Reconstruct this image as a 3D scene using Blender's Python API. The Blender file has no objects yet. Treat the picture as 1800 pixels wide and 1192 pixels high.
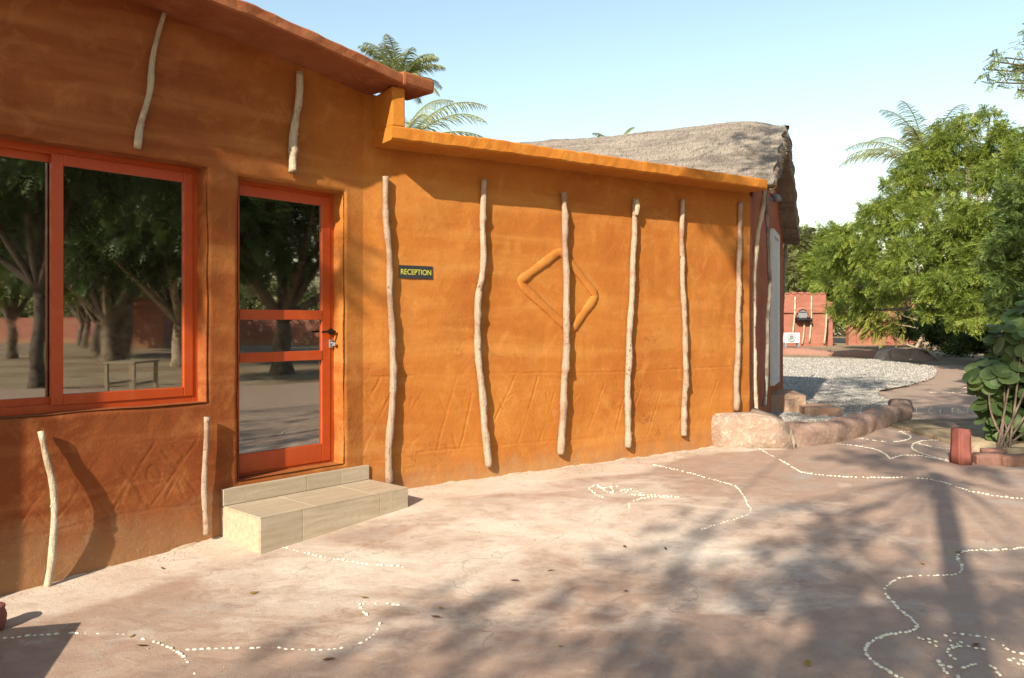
import bpy, math, random
import numpy as np
from mathutils import Vector, Matrix

random.seed(7); rng = np.random.default_rng(7)
sc = bpy.context.scene
COL = sc.collection
R = math.radians

# ------------------------------------------------------------------ camera, sky, sun, exposure
EYE = 1.6                    # camera height; ground under it is near z = 0
F = 1373.0                   # focal length in photo pixels (1800 wide)
cam_d = bpy.data.cameras.new('camera'); cam = bpy.data.objects.new('camera', cam_d); COL.objects.link(cam)
cam.location = (0, 0, EYE); cam.rotation_euler = (R(90), 0, 0)
cam_d.sensor_width = 36; cam_d.lens = 36*F/1800; cam_d.shift_y = -26/1800
cam_d.clip_start = .05; cam_d.clip_end = 900
sc.camera = cam

SUN_EL, SUN_AZ = 30.0, 26.0   # light travels towards (sin az, cos az)
w = bpy.data.worlds.new('World'); sc.world = w; w.use_nodes = True
nt = w.node_tree; nt.nodes.clear()
sky = nt.nodes.new('ShaderNodeTexSky'); sky.sky_type = 'NISHITA'; sky.sun_disc = False
sky.sun_elevation = R(SUN_EL); sky.sun_rotation = R(180+SUN_AZ)
sky.air_density = 1.6; sky.dust_density = .6; sky.ozone_density = .9; sky.altitude = 0
bg = nt.nodes.new('ShaderNodeBackground'); bg.inputs['Strength'].default_value = .110
wo = nt.nodes.new('ShaderNodeOutputWorld')
nt.links.new(sky.outputs[0], bg.inputs[0]); nt.links.new(bg.outputs[0], wo.inputs[0])
sd = bpy.data.lights.new('sun', 'SUN'); sd.energy = 4.9; sd.angle = R(.55); sd.color = (1, .89, .73)
sun = bpy.data.objects.new('sun', sd); COL.objects.link(sun)
SDIR = Vector((math.sin(R(SUN_AZ))*math.cos(R(SUN_EL)), math.cos(R(SUN_AZ))*math.cos(R(SUN_EL)), -math.sin(R(SUN_EL))))
sun.rotation_euler = SDIR.to_track_quat('-Z', 'Y').to_euler(); sun.location = (-10, -20, 20)
sc.view_settings.view_transform = 'Standard'; sc.view_settings.look = 'None'
sc.view_settings.exposure = .93; sc.view_settings.gamma = 1; sc.view_settings.use_curve_mapping = False

# ------------------------------------------------------------------ ground profile and plan lines
GY = np.array([-400, -60, -10, 0, 3, 4.2, 4.8, 5.1, 5.65, 6.2, 8.3, 12, 25, 37, 60, 400.])
GZ = np.array([-1.55, -1.5, -1.56, -1.56, -1.50, -1.45, -1.41, -1.385, -1.33, -1.30, -1.27, -1.22, -1.12, -1.02, -.95, -.9])
def gz(y): return np.interp(y, GY, GZ) + EYE
def ray(px, py): return (px-900)/F, -(py-570)/F
def gp(px, py, lift=0.0):
    """the ground point seen at a photo pixel"""
    dx, dz = ray(px, py); lo, hi = 1.0, 200.0
    for _ in range(60):
        m = (lo+hi)/2
        if EYE + dz*m > gz(m): lo = m
        else: hi = m
    return Vector((dx*lo, lo, gz(lo)+lift))
def at(px, py, D):
    dx, dz = ray(px, py); return Vector((dx*D, D, EYE+dz*D))

class Plane:
    def __init__(s, P, ang):
        s.P = Vector((P[0], P[1], 0)); s.d = Vector((math.sin(R(ang)), math.cos(R(ang)), 0))
        s.n = Vector((s.d.y, -s.d.x, 0))          # towards the court
    def pt(s, t, o, z): return s.P + s.d*t + s.n*o + Vector((0, 0, z))
    def t_of(s, px, o=0):
        dx = (px-900)/F; B = s.P + s.n*o
        return (dx*B.y - B.x)/(s.d.x - dx*s.d.y)
    def hit(s, px, py, o=0):
        t = s.t_of(px, o); B = s.P + s.n*o + s.d*t
        return t, EYE - (py-570)/F*B.y
W1 = Plane((-1.90, 5.10), 41.4)
TC = W1.t_of(638)
c = W1.P + W1.d*TC
W2 = Plane((c.x, c.y), 56.5)
T2 = W2.t_of(1317)
c = W2.P + W2.d*T2
GA = 23.6
W3 = Plane((c.x, c.y), GA)

# ------------------------------------------------------------------ helpers
def link(o, parent=None):
    COL.objects.link(o)
    if parent is not None: o.parent = parent
    return o
def empty(name, loc):
    o = bpy.data.objects.new(name, None); o.location = loc; o.empty_display_size = .2
    return link(o)
def tag(o, label=None, cat=None, group=None, kind=None):
    if label: o['label'] = label
    if cat: o['category'] = cat
    if group: o['group'] = group
    if kind: o['kind'] = kind
    return o
def wloc(o):
    l = Vector((0, 0, 0))
    while o is not None: l += o.location; o = o.parent
    return l
class MB:
    """collects geometry in world coordinates and links it as one mesh object"""
    def __init__(s): s.v = []; s.f = []
    def add(s, v, f):
        b = len(s.v); s.v += [tuple(p) for p in v]; s.f += [tuple(i+b for i in q) for q in f]; return s
    def box(s, plane, t0, t1, o0, o1, z0, z1):
        p = plane
        v = [p.pt(t, o, z) for z in (z0, z1) for (t, o) in ((t0, o0), (t1, o0), (t1, o1), (t0, o1))]
        return s.add(v, [(0,1,2,3), (7,6,5,4), (0,4,5,1), (1,5,6,2), (2,6,7,3), (3,7,4,0)])
    def tube(s, pts, rad, n=8, seed=0, rough=0.0, cap=True, closed=False):
        pts = [Vector(p) for p in pts]; N = len(pts); rr = random.Random(seed)
        if not hasattr(rad, '__len__'): rad = [rad]*N
        vs = []; up = None
        for i, p in enumerate(pts):
            a = pts[(i-1) % N] if closed else pts[max(i-1, 0)]; b = pts[(i+1) % N] if closed else pts[min(i+1, N-1)]
            d = (b-a).normalized()
            if up is None: up = d.orthogonal().normalized()
            up = (up - d*up.dot(d)).normalized(); sd_ = d.cross(up)
            for k in range(n):
                an = 2*math.pi*k/n; r = rad[i]*(1+rough*rr.uniform(-1, 1))
                vs.append(p + up*math.cos(an)*r + sd_*math.sin(an)*r)
        fs = []
        for i in range(N if closed else N-1):
            j = (i+1) % N
            for k in range(n): fs.append((i*n+k, i*n+(k+1) % n, j*n+(k+1) % n, j*n+k))
        if cap and not closed: fs += [tuple(range(n))[::-1], tuple((N-1)*n+k for k in range(n))]
        return s.add(vs, fs)
    def build(s, name, mat, parent=None, origin=None, smooth=False, bevel=0, auto=None):
        if parent is not None: org = wloc(parent); loc = Vector((0,0,0))
        else:
            org = Vector(origin) if origin is not None else Vector((0,0,0)); loc = org
        me = bpy.data.meshes.new(name); me.from_pydata([tuple(Vector(v)-org) for v in s.v], [], s.f)
        import bmesh
        bm = bmesh.new(); bm.from_mesh(me); bmesh.ops.recalc_face_normals(bm, faces=bm.faces); bm.to_mesh(me); bm.free()
        if smooth: me.polygons.foreach_set('use_smooth', [True]*len(me.polygons))
        me.materials.append(mat); o = bpy.data.objects.new(name, me); o.location = loc
        link(o, parent)
        if bevel:
            m = o.modifiers.new('bevel', 'BEVEL'); m.width = bevel; m.segments = 2; m.limit_method = 'ANGLE'
        return o
def bulk(name, V, Fc, mat, parent=None, origin=None, smooth=False, attrs=None):
    """numpy mesh: V (n,3) world, Fc (m,k)"""
    org = wloc(parent) if parent is not None else (Vector(origin) if origin is not None else Vector((0,0,0)))
    V = np.asarray(V, dtype=np.float32) - np.array(org, dtype=np.float32); Fc = np.asarray(Fc, dtype=np.int32)
    me = bpy.data.meshes.new(name); m, k = Fc.shape
    me.vertices.add(len(V)); me.vertices.foreach_set('co', V.ravel())
    me.loops.add(m*k); me.loops.foreach_set('vertex_index', Fc.ravel())
    me.polygons.add(m); me.polygons.foreach_set('loop_start', np.arange(m, dtype=np.int32)*k)
    me.update(calc_edges=True)
    if smooth: me.polygons.foreach_set('use_smooth', np.ones(m, dtype=bool))
    if attrs:
        for an, arr in attrs.items():
            a = me.attributes.new(an, 'FLOAT', 'POINT'); a.data.foreach_set('value', np.asarray(arr, dtype=np.float32))
    me.materials.append(mat); o = bpy.data.objects.new(name, me)
    if parent is None: o.location = org
    return link(o, parent)
def vnoise(u, v, scale, seed):
    """smooth 2-D value noise, -1..1"""
    r = np.random.default_rng(seed); G = r.uniform(-1, 1, (257, 257))
    u = np.asarray(u)*scale+1000.3; v = np.asarray(v)*scale+1000.7
    iu = np.floor(u).astype(int); iv = np.floor(v).astype(int); fu = u-iu; fv = v-iv
    fu = fu*fu*(3-2*fu); fv = fv*fv*(3-2*fv); iu %= 256; iv %= 256
    return (G[iu, iv]*(1-fu)*(1-fv)+G[iu+1, iv]*fu*(1-fv)+G[iu, iv+1]*(1-fu)*fv+G[iu+1, iv+1]*fu*fv)
def seg_dist(u, v, segs):
    d = np.full(np.shape(u), 9.0)
    for (a, b, c_, e) in segs:
        dx, dy = c_-a, e-b; L = dx*dx+dy*dy+1e-9
        k = np.clip(((u-a)*dx+(v-b)*dy)/L, 0, 1); d = np.minimum(d, np.hypot(u-a-k*dx, v-b-k*dy))
    return d
def resample(pts, step):
    """Catmull-Rom through the points, evenly spaced"""
    P = [Vector(p) for p in pts]
    if len(P) < 3: dense = [P[0].lerp(P[-1], i/40) for i in range(41)]
    else:
        Q = [P[0]*2-P[1]]+P+[P[-1]*2-P[-2]]; dense = []
        for i in range(1, len(Q)-2):
            for k in range(16):
                t = k/16; a, b, c_, d = Q[i-1], Q[i], Q[i+1], Q[i+2]
                dense.append(.5*((2*b)+(c_-a)*t+(2*a-5*b+4*c_-d)*t*t+(3*b-a-3*c_+d)*t**3))
        dense.append(P[-1])
    out = [dense[0]]; acc = 0
    for a, b in zip(dense, dense[1:]):
        L = (b-a).length; pos = 0
        while L > 1e-9 and acc + (L-pos) >= step:
            pos += step-acc; acc = 0; out.append(a.lerp(b, pos/L))
        acc += L-pos
    if (out[-1]-dense[-1]).length > step*.3: out.append(dense[-1])
    return out

# ------------------------------------------------------------------ materials
def new_mat(name):
    m = bpy.data.materials.new(name); m.use_nodes = True; nt = m.node_tree; nt.nodes.clear()
    out = nt.nodes.new('ShaderNodeOutputMaterial'); b = nt.nodes.new('ShaderNodeBsdfPrincipled')
    nt.links.new(b.outputs[0], out.inputs[0]); return m, nt, b
def N(nt, kind, **kw):
    n = nt.nodes.new(kind)
    for k, v in kw.items():
        if k.startswith('i_'): n.inputs[k[2:].replace('_', ' ')].default_value = v
        else: setattr(n, k, v)
    return n
def noise(nt, vec, scale, detail=4, rough=.55, dist=0):
    n = N(nt, 'ShaderNodeTexNoise'); n.inputs['Scale'].default_value = scale; n.inputs['Detail'].default_value = detail
    n.inputs['Roughness'].default_value = rough; n.inputs['Distortion'].default_value = dist
    nt.links.new(vec, n.inputs['Vector']); return n.outputs['Fac']
def ramp(nt, fac, stops):
    r = N(nt, 'ShaderNodeValToRGB'); e = r.color_ramp.elements
    while len(e) < len(stops): e.new(.5)
    for el, (p, c_) in zip(e, stops):
        el.position = p; el.color = (*c_, 1) if hasattr(c_, '__len__') else (c_, c_, c_, 1)
    nt.links.new(fac, r.inputs[0]); return r.outputs[0]
ALB = .76                    # keeps every base colour in its real-world range
def mix(nt, fac, a, b):
    m = N(nt, 'ShaderNodeMix', data_type='RGBA')
    for val, s in ((fac, m.inputs[0]), (a, m.inputs[6]), (b, m.inputs[7])):
        if isinstance(val, bpy.types.NodeSocket): nt.links.new(val, s)
        elif hasattr(val, '__len__'): s.default_value = (*[x*ALB for x in val], 1)
        else: s.default_value = val
    return m.outputs[2]
def math_(nt, op, a, b=None):
    m = N(nt, 'ShaderNodeMath', operation=op)
    for val, s in ((a, m.inputs[0]), (b, m.inputs[1])):
        if val is None: continue
        if isinstance(val, bpy.types.NodeSocket): nt.links.new(val, s)
        else: s.default_value = val
    return m.outputs[0]
def bump(nt, bsdf, h, strength, dist=.01):
    b = N(nt, 'ShaderNodeBump'); b.inputs['Strength'].default_value = strength; b.inputs['Distance'].default_value = dist
    nt.links.new(h, b.inputs['Height']); nt.links.new(b.outputs[0], bsdf.inputs['Normal'])
def pos(nt): return N(nt, 'ShaderNodeNewGeometry').outputs['Position']

def plaster(name, c1, c2, c3, dust=(.42, .25, .12), zdust=.30, left=None, rough=.9, bmp=.38):
    m, nt, b = new_mat(name); p = pos(nt)
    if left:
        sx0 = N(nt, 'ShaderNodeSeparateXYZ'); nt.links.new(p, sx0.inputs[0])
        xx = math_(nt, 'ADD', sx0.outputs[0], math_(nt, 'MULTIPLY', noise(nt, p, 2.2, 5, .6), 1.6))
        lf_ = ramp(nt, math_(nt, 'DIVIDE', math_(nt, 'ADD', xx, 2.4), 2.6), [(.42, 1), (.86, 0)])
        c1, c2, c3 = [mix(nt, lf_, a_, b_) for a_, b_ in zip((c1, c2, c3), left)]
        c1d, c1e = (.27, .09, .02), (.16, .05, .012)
    else: c1d, c1e = tuple(x*.55 for x in c1), tuple(x*.35 for x in c1)
    big = noise(nt, p, 1.1, 5, .6, .4); mid = noise(nt, p, 5, 6, .65, .6); fine = noise(nt, p, 60, 5, .7)
    col = mix(nt, ramp(nt, big, [(.34, 0), (.66, 1)]), c1, c2)
    col = mix(nt, math_(nt, 'MULTIPLY', ramp(nt, mid, [(.52, 0), (.72, 1)]), .65), col, c3)
    # fine speckle and small pits
    col = mix(nt, math_(nt, 'MULTIPLY', ramp(nt, fine, [(.35, 1), (.6, 0)]), .22), col, c1d)
    vo = N(nt, 'ShaderNodeTexVoronoi'); vo.inputs['Scale'].default_value = 9; nt.links.new(p, vo.inputs['Vector'])
    spots = ramp(nt, vo.outputs['Distance'], [(.035, 1), (.07, 0)])
    col = mix(nt, math_(nt, 'MULTIPLY', spots, .3), col, c1e)
    # vertical run-off streaks
    mp = N(nt, 'ShaderNodeMapping'); mp.inputs['Scale'].default_value = (7, 7, .7); nt.links.new(p, mp.inputs['Vector'])
    st = noise(nt, mp.outputs[0], 1, 5, .6)
    col = mix(nt, math_(nt, 'MULTIPLY', ramp(nt, st, [(.55, 0), (.75, 1)]), .30), col, c2)
    # broad horizontal dusty bands and hairline cracks
    mpb = N(nt, 'ShaderNodeMapping'); mpb.inputs['Scale'].default_value = (.35, .35, 2.6); nt.links.new(p, mpb.inputs['Vector'])
    col = mix(nt, math_(nt, 'MULTIPLY', ramp(nt, noise(nt, mpb.outputs[0], 1.6, 6, .6, .5), [(.48, 0), (.68, 1)]), .55), col, c3)
    ofs = N(nt, 'ShaderNodeVectorMath', operation='MULTIPLY_ADD'); nz_ = N(nt, 'ShaderNodeTexNoise'); nz_.inputs['Scale'].default_value = 2.5; nz_.inputs['Detail'].default_value = 7; nt.links.new(p, nz_.inputs['Vector'])
    nt.links.new(nz_.outputs['Color'], ofs.inputs[0]); ofs.inputs[1].default_value = (.9, .9, .9); nt.links.new(p, ofs.inputs[2])
    vc = N(nt, 'ShaderNodeTexVoronoi', feature='DISTANCE_TO_EDGE'); vc.inputs['Scale'].default_value = 1.1; nt.links.new(ofs.outputs[0], vc.inputs['Vector'])
    crk = math_(nt, 'MULTIPLY', ramp(nt, vc.outputs['Distance'], [(.0, 1), (.006, 0)]), ramp(nt, big, [(.5, 0), (.6, 1)]))
    col = mix(nt, math_(nt, 'MULTIPLY', crk, .55), col, c1e)
    sx = N(nt, 'ShaderNodeSeparateXYZ'); nt.links.new(p, sx.inputs[0])
    z = math_(nt, 'ADD', sx.outputs[2], math_(nt, 'MULTIPLY', math_(nt, 'SUBTRACT', mid, .5), .6))
    low = ramp(nt, math_(nt, 'DIVIDE', z, 1.0), [(zdust, 1), (zdust+.22, 0)])
    col = mix(nt, math_(nt, 'MULTIPLY', low, .55), col, dust)
    spk = ramp(nt, noise(nt, p, 28, 6, .75), [(.60, 0), (.70, 1)])
    col = mix(nt, math_(nt, 'MULTIPLY', math_(nt, 'MULTIPLY', low, spk), .6), col, (.62, .50, .36))
    nt.links.new(col, b.inputs['Base Color']); b.inputs['Roughness'].default_value = rough
    b.inputs['Specular IOR Level'].default_value = .25
    h = math_(nt, 'ADD', math_(nt, 'MULTIPLY', mid, .6), math_(nt, 'MULTIPLY', fine, .25))
    h = math_(nt, 'ADD', h, math_(nt, 'MULTIPLY', noise(nt, p, 18, 4, .6, .8), .35))
    bump(nt, b, h, bmp, .02)
    return m
M = {}
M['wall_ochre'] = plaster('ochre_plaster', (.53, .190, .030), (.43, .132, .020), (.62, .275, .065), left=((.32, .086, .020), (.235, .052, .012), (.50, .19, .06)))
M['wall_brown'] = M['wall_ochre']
M['wall_red'] = plaster('red_plaster', (.50, .15, .07), (.42, .115, .055), (.56, .20, .10))
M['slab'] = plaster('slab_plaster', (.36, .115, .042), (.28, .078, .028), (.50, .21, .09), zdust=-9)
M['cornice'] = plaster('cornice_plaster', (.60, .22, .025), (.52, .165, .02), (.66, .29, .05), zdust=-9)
M['far_red'] = plaster('far_red_plaster', (.42, .17, .11), (.36, .13, .085), (.48, .23, .16))

def paint(name, col, rough=.35, var=.15, spec=.5, metallic=0, bmp=.1, scale=20):
    m, nt, b = new_mat(name); p = pos(nt)
    f = noise(nt, p, scale, 5, .6)
    nt.links.new(mix(nt, f, tuple(x*(1-var) for x in col), tuple(min(1, x*(1+var)) for x in col)), b.inputs['Base Color'])
    nt.links.new(ramp(nt, noise(nt, p, 9, 4), [(.3, rough*.8), (.7, min(1, rough*1.3))]), b.inputs['Roughness'])
    b.inputs['Specular IOR Level'].default_value = spec; b.inputs['Metallic'].default_value = metallic
    bump(nt, b, f, bmp, .003); return m
M['frame'] = paint('orange_red_frame_paint', (.50, .068, .010), .38)
M['black'] = paint('black_metal', (.02, .02, .022), .35, metallic=.6)
M['white'] = paint('white_paint', (.75, .76, .76), .5)
M['grey'] = paint('grey_plastic', (.25, .26, .27), .5)
M['red_block'] = paint('faded_red_paint', (.33, .11, .085), .8, .35, .3, bmp=.6, scale=14)
M['brick'] = paint('broken_brick', (.34, .18, .13), .9, .3, .2, bmp=.8, scale=25)
M['sign_black'] = paint('sign_board', (.025, .027, .03), .5, .1)
M['sign_yellow'] = paint('sign_yellow', (.58, .56, .06), .5, .05)
M['leaf_litter'] = paint('dry_leaf', (.34, .22, .04), .8, .4, .2)
M['leaf_litter2'] = paint('brown_dry_leaf', (.13, .07, .03), .8, .4, .2)
M['shell'] = paint('shell_white', (.92, .80, .63), .6, .25, .4, bmp=.4, scale=30)
M['table'] = paint('old_table_wood', (.33, .26, .17), .8, .3, .2)

def frame_paint():
    m, nt, b = new_mat('orange_red_frame_paint'); p = pos(nt)
    col = mix(nt, noise(nt, p, 6, 6, .65), (.56, .080, .008), (.47, .060, .007))
    col = mix(nt, math_(nt, 'MULTIPLY', ramp(nt, noise(nt, p, 9, 7, .7, .6), [(.50, 0), (.75, 1)]), .30), col, (.64, .18, .04))
    col = mix(nt, math_(nt, 'MULTIPLY', ramp(nt, noise(nt, p, 70, 5, .75), [(.64, 0), (.68, 1)]), .5), col, (.55, .42, .3))
    nt.links.new(col, b.inputs['Base Color']); nt.links.new(ramp(nt, noise(nt, p, 12, 5), [(.3, .3), (.7, .6)]), b.inputs['Roughness'])
    bump(nt, b, noise(nt, p, 30, 5, .7), .12, .004); return m
M['frame'] = frame_paint()
def wood(name, c1, c2, c3):
    m, nt, b = new_mat(name); p = pos(nt)
    mp = N(nt, 'ShaderNodeMapping'); mp.inputs['Scale'].default_value = (30, 30, 3.0); nt.links.new(p, mp.inputs['Vector'])
    st = noise(nt, mp.outputs[0], 1.5, 6, .65, .6); big = noise(nt, p, 5, 5, .6)
    col = mix(nt, ramp(nt, st, [(.35, 0), (.65, 1)]), c1, c2)
    col = mix(nt, ramp(nt, big, [(.50, 0), (.62, 1)]), col, c3)
    kn = N(nt, 'ShaderNodeTexVoronoi'); kn.inputs['Scale'].default_value = 11; nt.links.new(p, kn.inputs['Vector'])
    col = mix(nt, math_(nt, 'MULTIPLY', ramp(nt, kn.outputs['Distance'], [(.08, 1), (.16, 0)]), .75), col, (.07, .045, .03))
    rg = noise(nt, p, 38, 5, .7, 1.2); col = mix(nt, math_(nt, 'MULTIPLY', ramp(nt, rg, [(.34, 1), (.44, 0)]), .5), col, tuple(x*.4 for x in c3))
    oi = N(nt, 'ShaderNodeObjectInfo'); col = mix(nt, math_(nt, 'MULTIPLY', oi.outputs['Random'], .45), col, c3)
    nt.links.new(col, b.inputs['Base Color']); b.inputs['Roughness'].default_value = .88
    b.inputs['Specular IOR Level'].default_value = .2
    bump(nt, b, math_(nt, 'ADD', st, math_(nt, 'MULTIPLY', rg, .7)), 1.0, .014); return m
M['pole'] = wood('weathered_pole', (.50, .36, .26), (.62, .47, .35), (.38, .245, .165))
M['pole_pale'] = wood('pale_pole', (.62, .52, .37), (.74, .64, .48), (.46, .33, .21))
M['pole_grey'] = wood('grey_pole', (.30, .27, .23), (.42, .37, .31), (.2, .15, .11))
M['bark'] = wood('bark_brown', (.22, .165, .115), (.32, .25, .18), (.13, .09, .065))
M['bark_dark'] = wood('dark_bark', (.10, .075, .055), (.17, .13, .10), (.06, .045, .035))
M['bark_pale'] = wood('pale_bark', (.38, .30, .20), (.48, .38, .27), (.24, .17, .11))

def glass_mat():
    m, nt, b = new_mat('dark_mirror_glass'); p = pos(nt)
    b.inputs['Base Color'].default_value = (.43, .435, .415, 1); b.inputs['Metallic'].default_value = 1
    s = ramp(nt, noise(nt, p, 3.5, 6, .7, 1.5), [(.45, .012), (.75, .06)])
    nt.links.new(s, b.inputs['Roughness'])
    bump(nt, b, noise(nt, p, 1.5, 2, .5), .02, .02)
    # thin dusty film
    d = N(nt, 'ShaderNodeBsdfDiffuse'); d.inputs[0].default_value = (.5, .42, .32, 1)
    ms = N(nt, 'ShaderNodeMixShader'); out = [n for n in nt.nodes if n.type == 'OUTPUT_MATERIAL'][0]
    nt.links.new(ramp(nt, noise(nt, p, 7, 7, .75, .8), [(.4, .004), (.8, .035)]), ms.inputs[0])
    nt.links.new(b.outputs[0], ms.inputs[1]); nt.links.new(d.outputs[0], ms.inputs[2]); nt.links.new(ms.outputs[0], out.inputs[0])
    return m
M['glass'] = glass_mat()

def tile_mat(name, c1, c2):
    m, nt, b = new_mat(name); p = pos(nt)
    rot = N(nt, 'ShaderNodeMapping'); rot.inputs['Rotation'].default_value = (0, 0, R(90-41.4)*-1)
    nt.links.new(p, rot.inputs['Vector'])
    mp = N(nt, 'ShaderNodeMapping'); mp.inputs['Scale'].default_value = (2.2, 26, 26); nt.links.new(rot.outputs[0], mp.inputs['Vector'])
    st = noise(nt, mp.outputs[0], 1.2, 6, .6, .3)
    oi = N(nt, 'ShaderNodeObjectInfo')
    col = mix(nt, ramp(nt, st, [(.3, 0), (.7, 1)]), c1, c2)
    col = mix(nt, math_(nt, 'MULTIPLY', oi.outputs['Random'], .30), col, tuple(x*.55 for x in c1))
    col = mix(nt, math_(nt, 'MULTIPLY', ramp(nt, noise(nt, p, 4, 6, .7), [(.5, 0), (.8, 1)]), .5), col, (.50, .42, .32))
    col = mix(nt, math_(nt, 'MULTIPLY', ramp(nt, noise(nt, p, 30, 6, .75), [(.52, 0), (.70, 1)]), .35), col, (.30, .22, .15))
    nt.links.new(col, b.inputs['Base Color']); b.inputs['Roughness'].default_value = .55
    bump(nt, b, st, .15, .003); return m
M['tile'] = tile_mat('wood_look_tile', (.48, .37, .24), (.68, .56, .41))
M['grout'] = paint('grout', (.58, .50, .38), .9)

def thatch_mat():
    m, nt, b = new_mat('weathered_thatch'); p = pos(nt)
    rot = N(nt, 'ShaderNodeMapping'); rot.inputs['Rotation'].default_value = (0, 0, R(GA)); nt.links.new(p, rot.inputs['Vector'])
    mp = N(nt, 'ShaderNodeMapping'); mp.inputs['Scale'].default_value = (42, 5, 5); nt.links.new(rot.outputs[0], mp.inputs['Vector'])
    st = noise(nt, mp.outputs[0], 1.3, 6, .7, .4)
    mp2 = N(nt, 'ShaderNodeMapping'); mp2.inputs['Scale'].default_value = (.5, 3.0, 4.5); nt.links.new(rot.outputs[0], mp2.inputs['Vector'])
    band = noise(nt, mp2.outputs[0], 1.6, 6, .65, .9); big = noise(nt, p, 1.6, 6, .65); spk = noise(nt, p, 55, 4, .8)
    col = mix(nt, ramp(nt, st, [(.3, 0), (.7, 1)]), (.25, .205, .165), (.49, .42, .335))
    col = mix(nt, ramp(nt, band, [(.45, 0), (.62, 1)]), col, mix(nt, st, (.15, .122, .10), (.31, .255, .205)))
    col = mix(nt, math_(nt, 'MULTIPLY', ramp(nt, big, [(.55, 0), (.70, 1)]), .55), col, (.11, .09, .08))
    col = mix(nt, math_(nt, 'MULTIPLY', ramp(nt, spk, [(.55, 0), (.7, 1)]), .6), col, (.60, .52, .42))
    nt.links.new(col, b.inputs['Base Color']); b.inputs['Roughness'].default_value = .95
    b.inputs['Specular IOR Level'].default_value = .1
    bump(nt, b, math_(nt, 'ADD', math_(nt, 'ADD', st, math_(nt, 'MULTIPLY', band, 1.4)), math_(nt, 'MULTIPLY', spk, .5)), .8, .025)
    return m
M['thatch'] = thatch_mat()
M['straw'] = paint('loose_straw', (.36, .29, .22), .95, .5, .1)

def leaf_mat(name, c1, c2, c3=None, trans=.35, rough=.5):
    m, nt, b = new_mat(name); p = pos(nt)
    f = noise(nt, p, 1.6, 8, .8); g = noise(nt, p, 14, 3, .7)
    oi = N(nt, 'ShaderNodeObjectInfo')
    col = mix(nt, ramp(nt, f, [(.38, 0), (.58, 1)]), c1, c2)
    if c3: col = mix(nt, ramp(nt, g, [(.55, 0), (.75, 1)]), col, c3)
    if name == 'broad_leaves':
        col = mix(nt, math_(nt, 'MULTIPLY', oi.outputs['Random'], .7), col, (.14, .17, .05)); col = mix(nt, math_(nt, 'MULTIPLY', ramp(nt, noise(nt, p, 30, 6, .7), [(.5, 0), (.7, 1)]), .35), col, (.28, .25, .17))
    nt.links.new(col, b.inputs['Base Color']); b.inputs['Roughness'].default_value = rough
    b.inputs['Specular IOR Level'].default_value = .3
    tr = N(nt, 'ShaderNodeBsdfTranslucent'); nt.links.new(mix(nt, .5, col, tuple(min(1, x*1.5) for x in c2)), tr.inputs[0])
    ms = N(nt, 'ShaderNodeMixShader'); ms.inputs[0].default_value = trans
    out = [n for n in nt.nodes if n.type == 'OUTPUT_MATERIAL'][0]
    nt.links.new(b.outputs[0], ms.inputs[1]); nt.links.new(tr.outputs[0], ms.inputs[2]); nt.links.new(ms.outputs[0], out.inputs[0])
    return m
M['neem'] = leaf_mat('neem_leaves', (.10, .18, .035), (.36, .43, .075), (.50, .53, .17), trans=.40)
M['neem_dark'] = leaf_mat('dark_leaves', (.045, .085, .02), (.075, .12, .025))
M['midgreen'] = leaf_mat('mid_green_leaves', (.09, .16, .04), (.22, .30, .08), (.34, .38, .13), trans=.35)
M['olive'] = leaf_mat('olive_leaves', (.19, .22, .07), (.27, .29, .11))
M['feather'] = leaf_mat('feathery_leaves', (.24, .27, .05), (.32, .33, .07))
M['palm'] = leaf_mat('palm_leaves', (.22, .27, .09), (.38, .40, .18), trans=.35, rough=.4)
M['broad'] = leaf_mat('broad_leaves', (.055, .12, .03), (.09, .17, .05), (.12, .17, .06), trans=.2, rough=.5)

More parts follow.
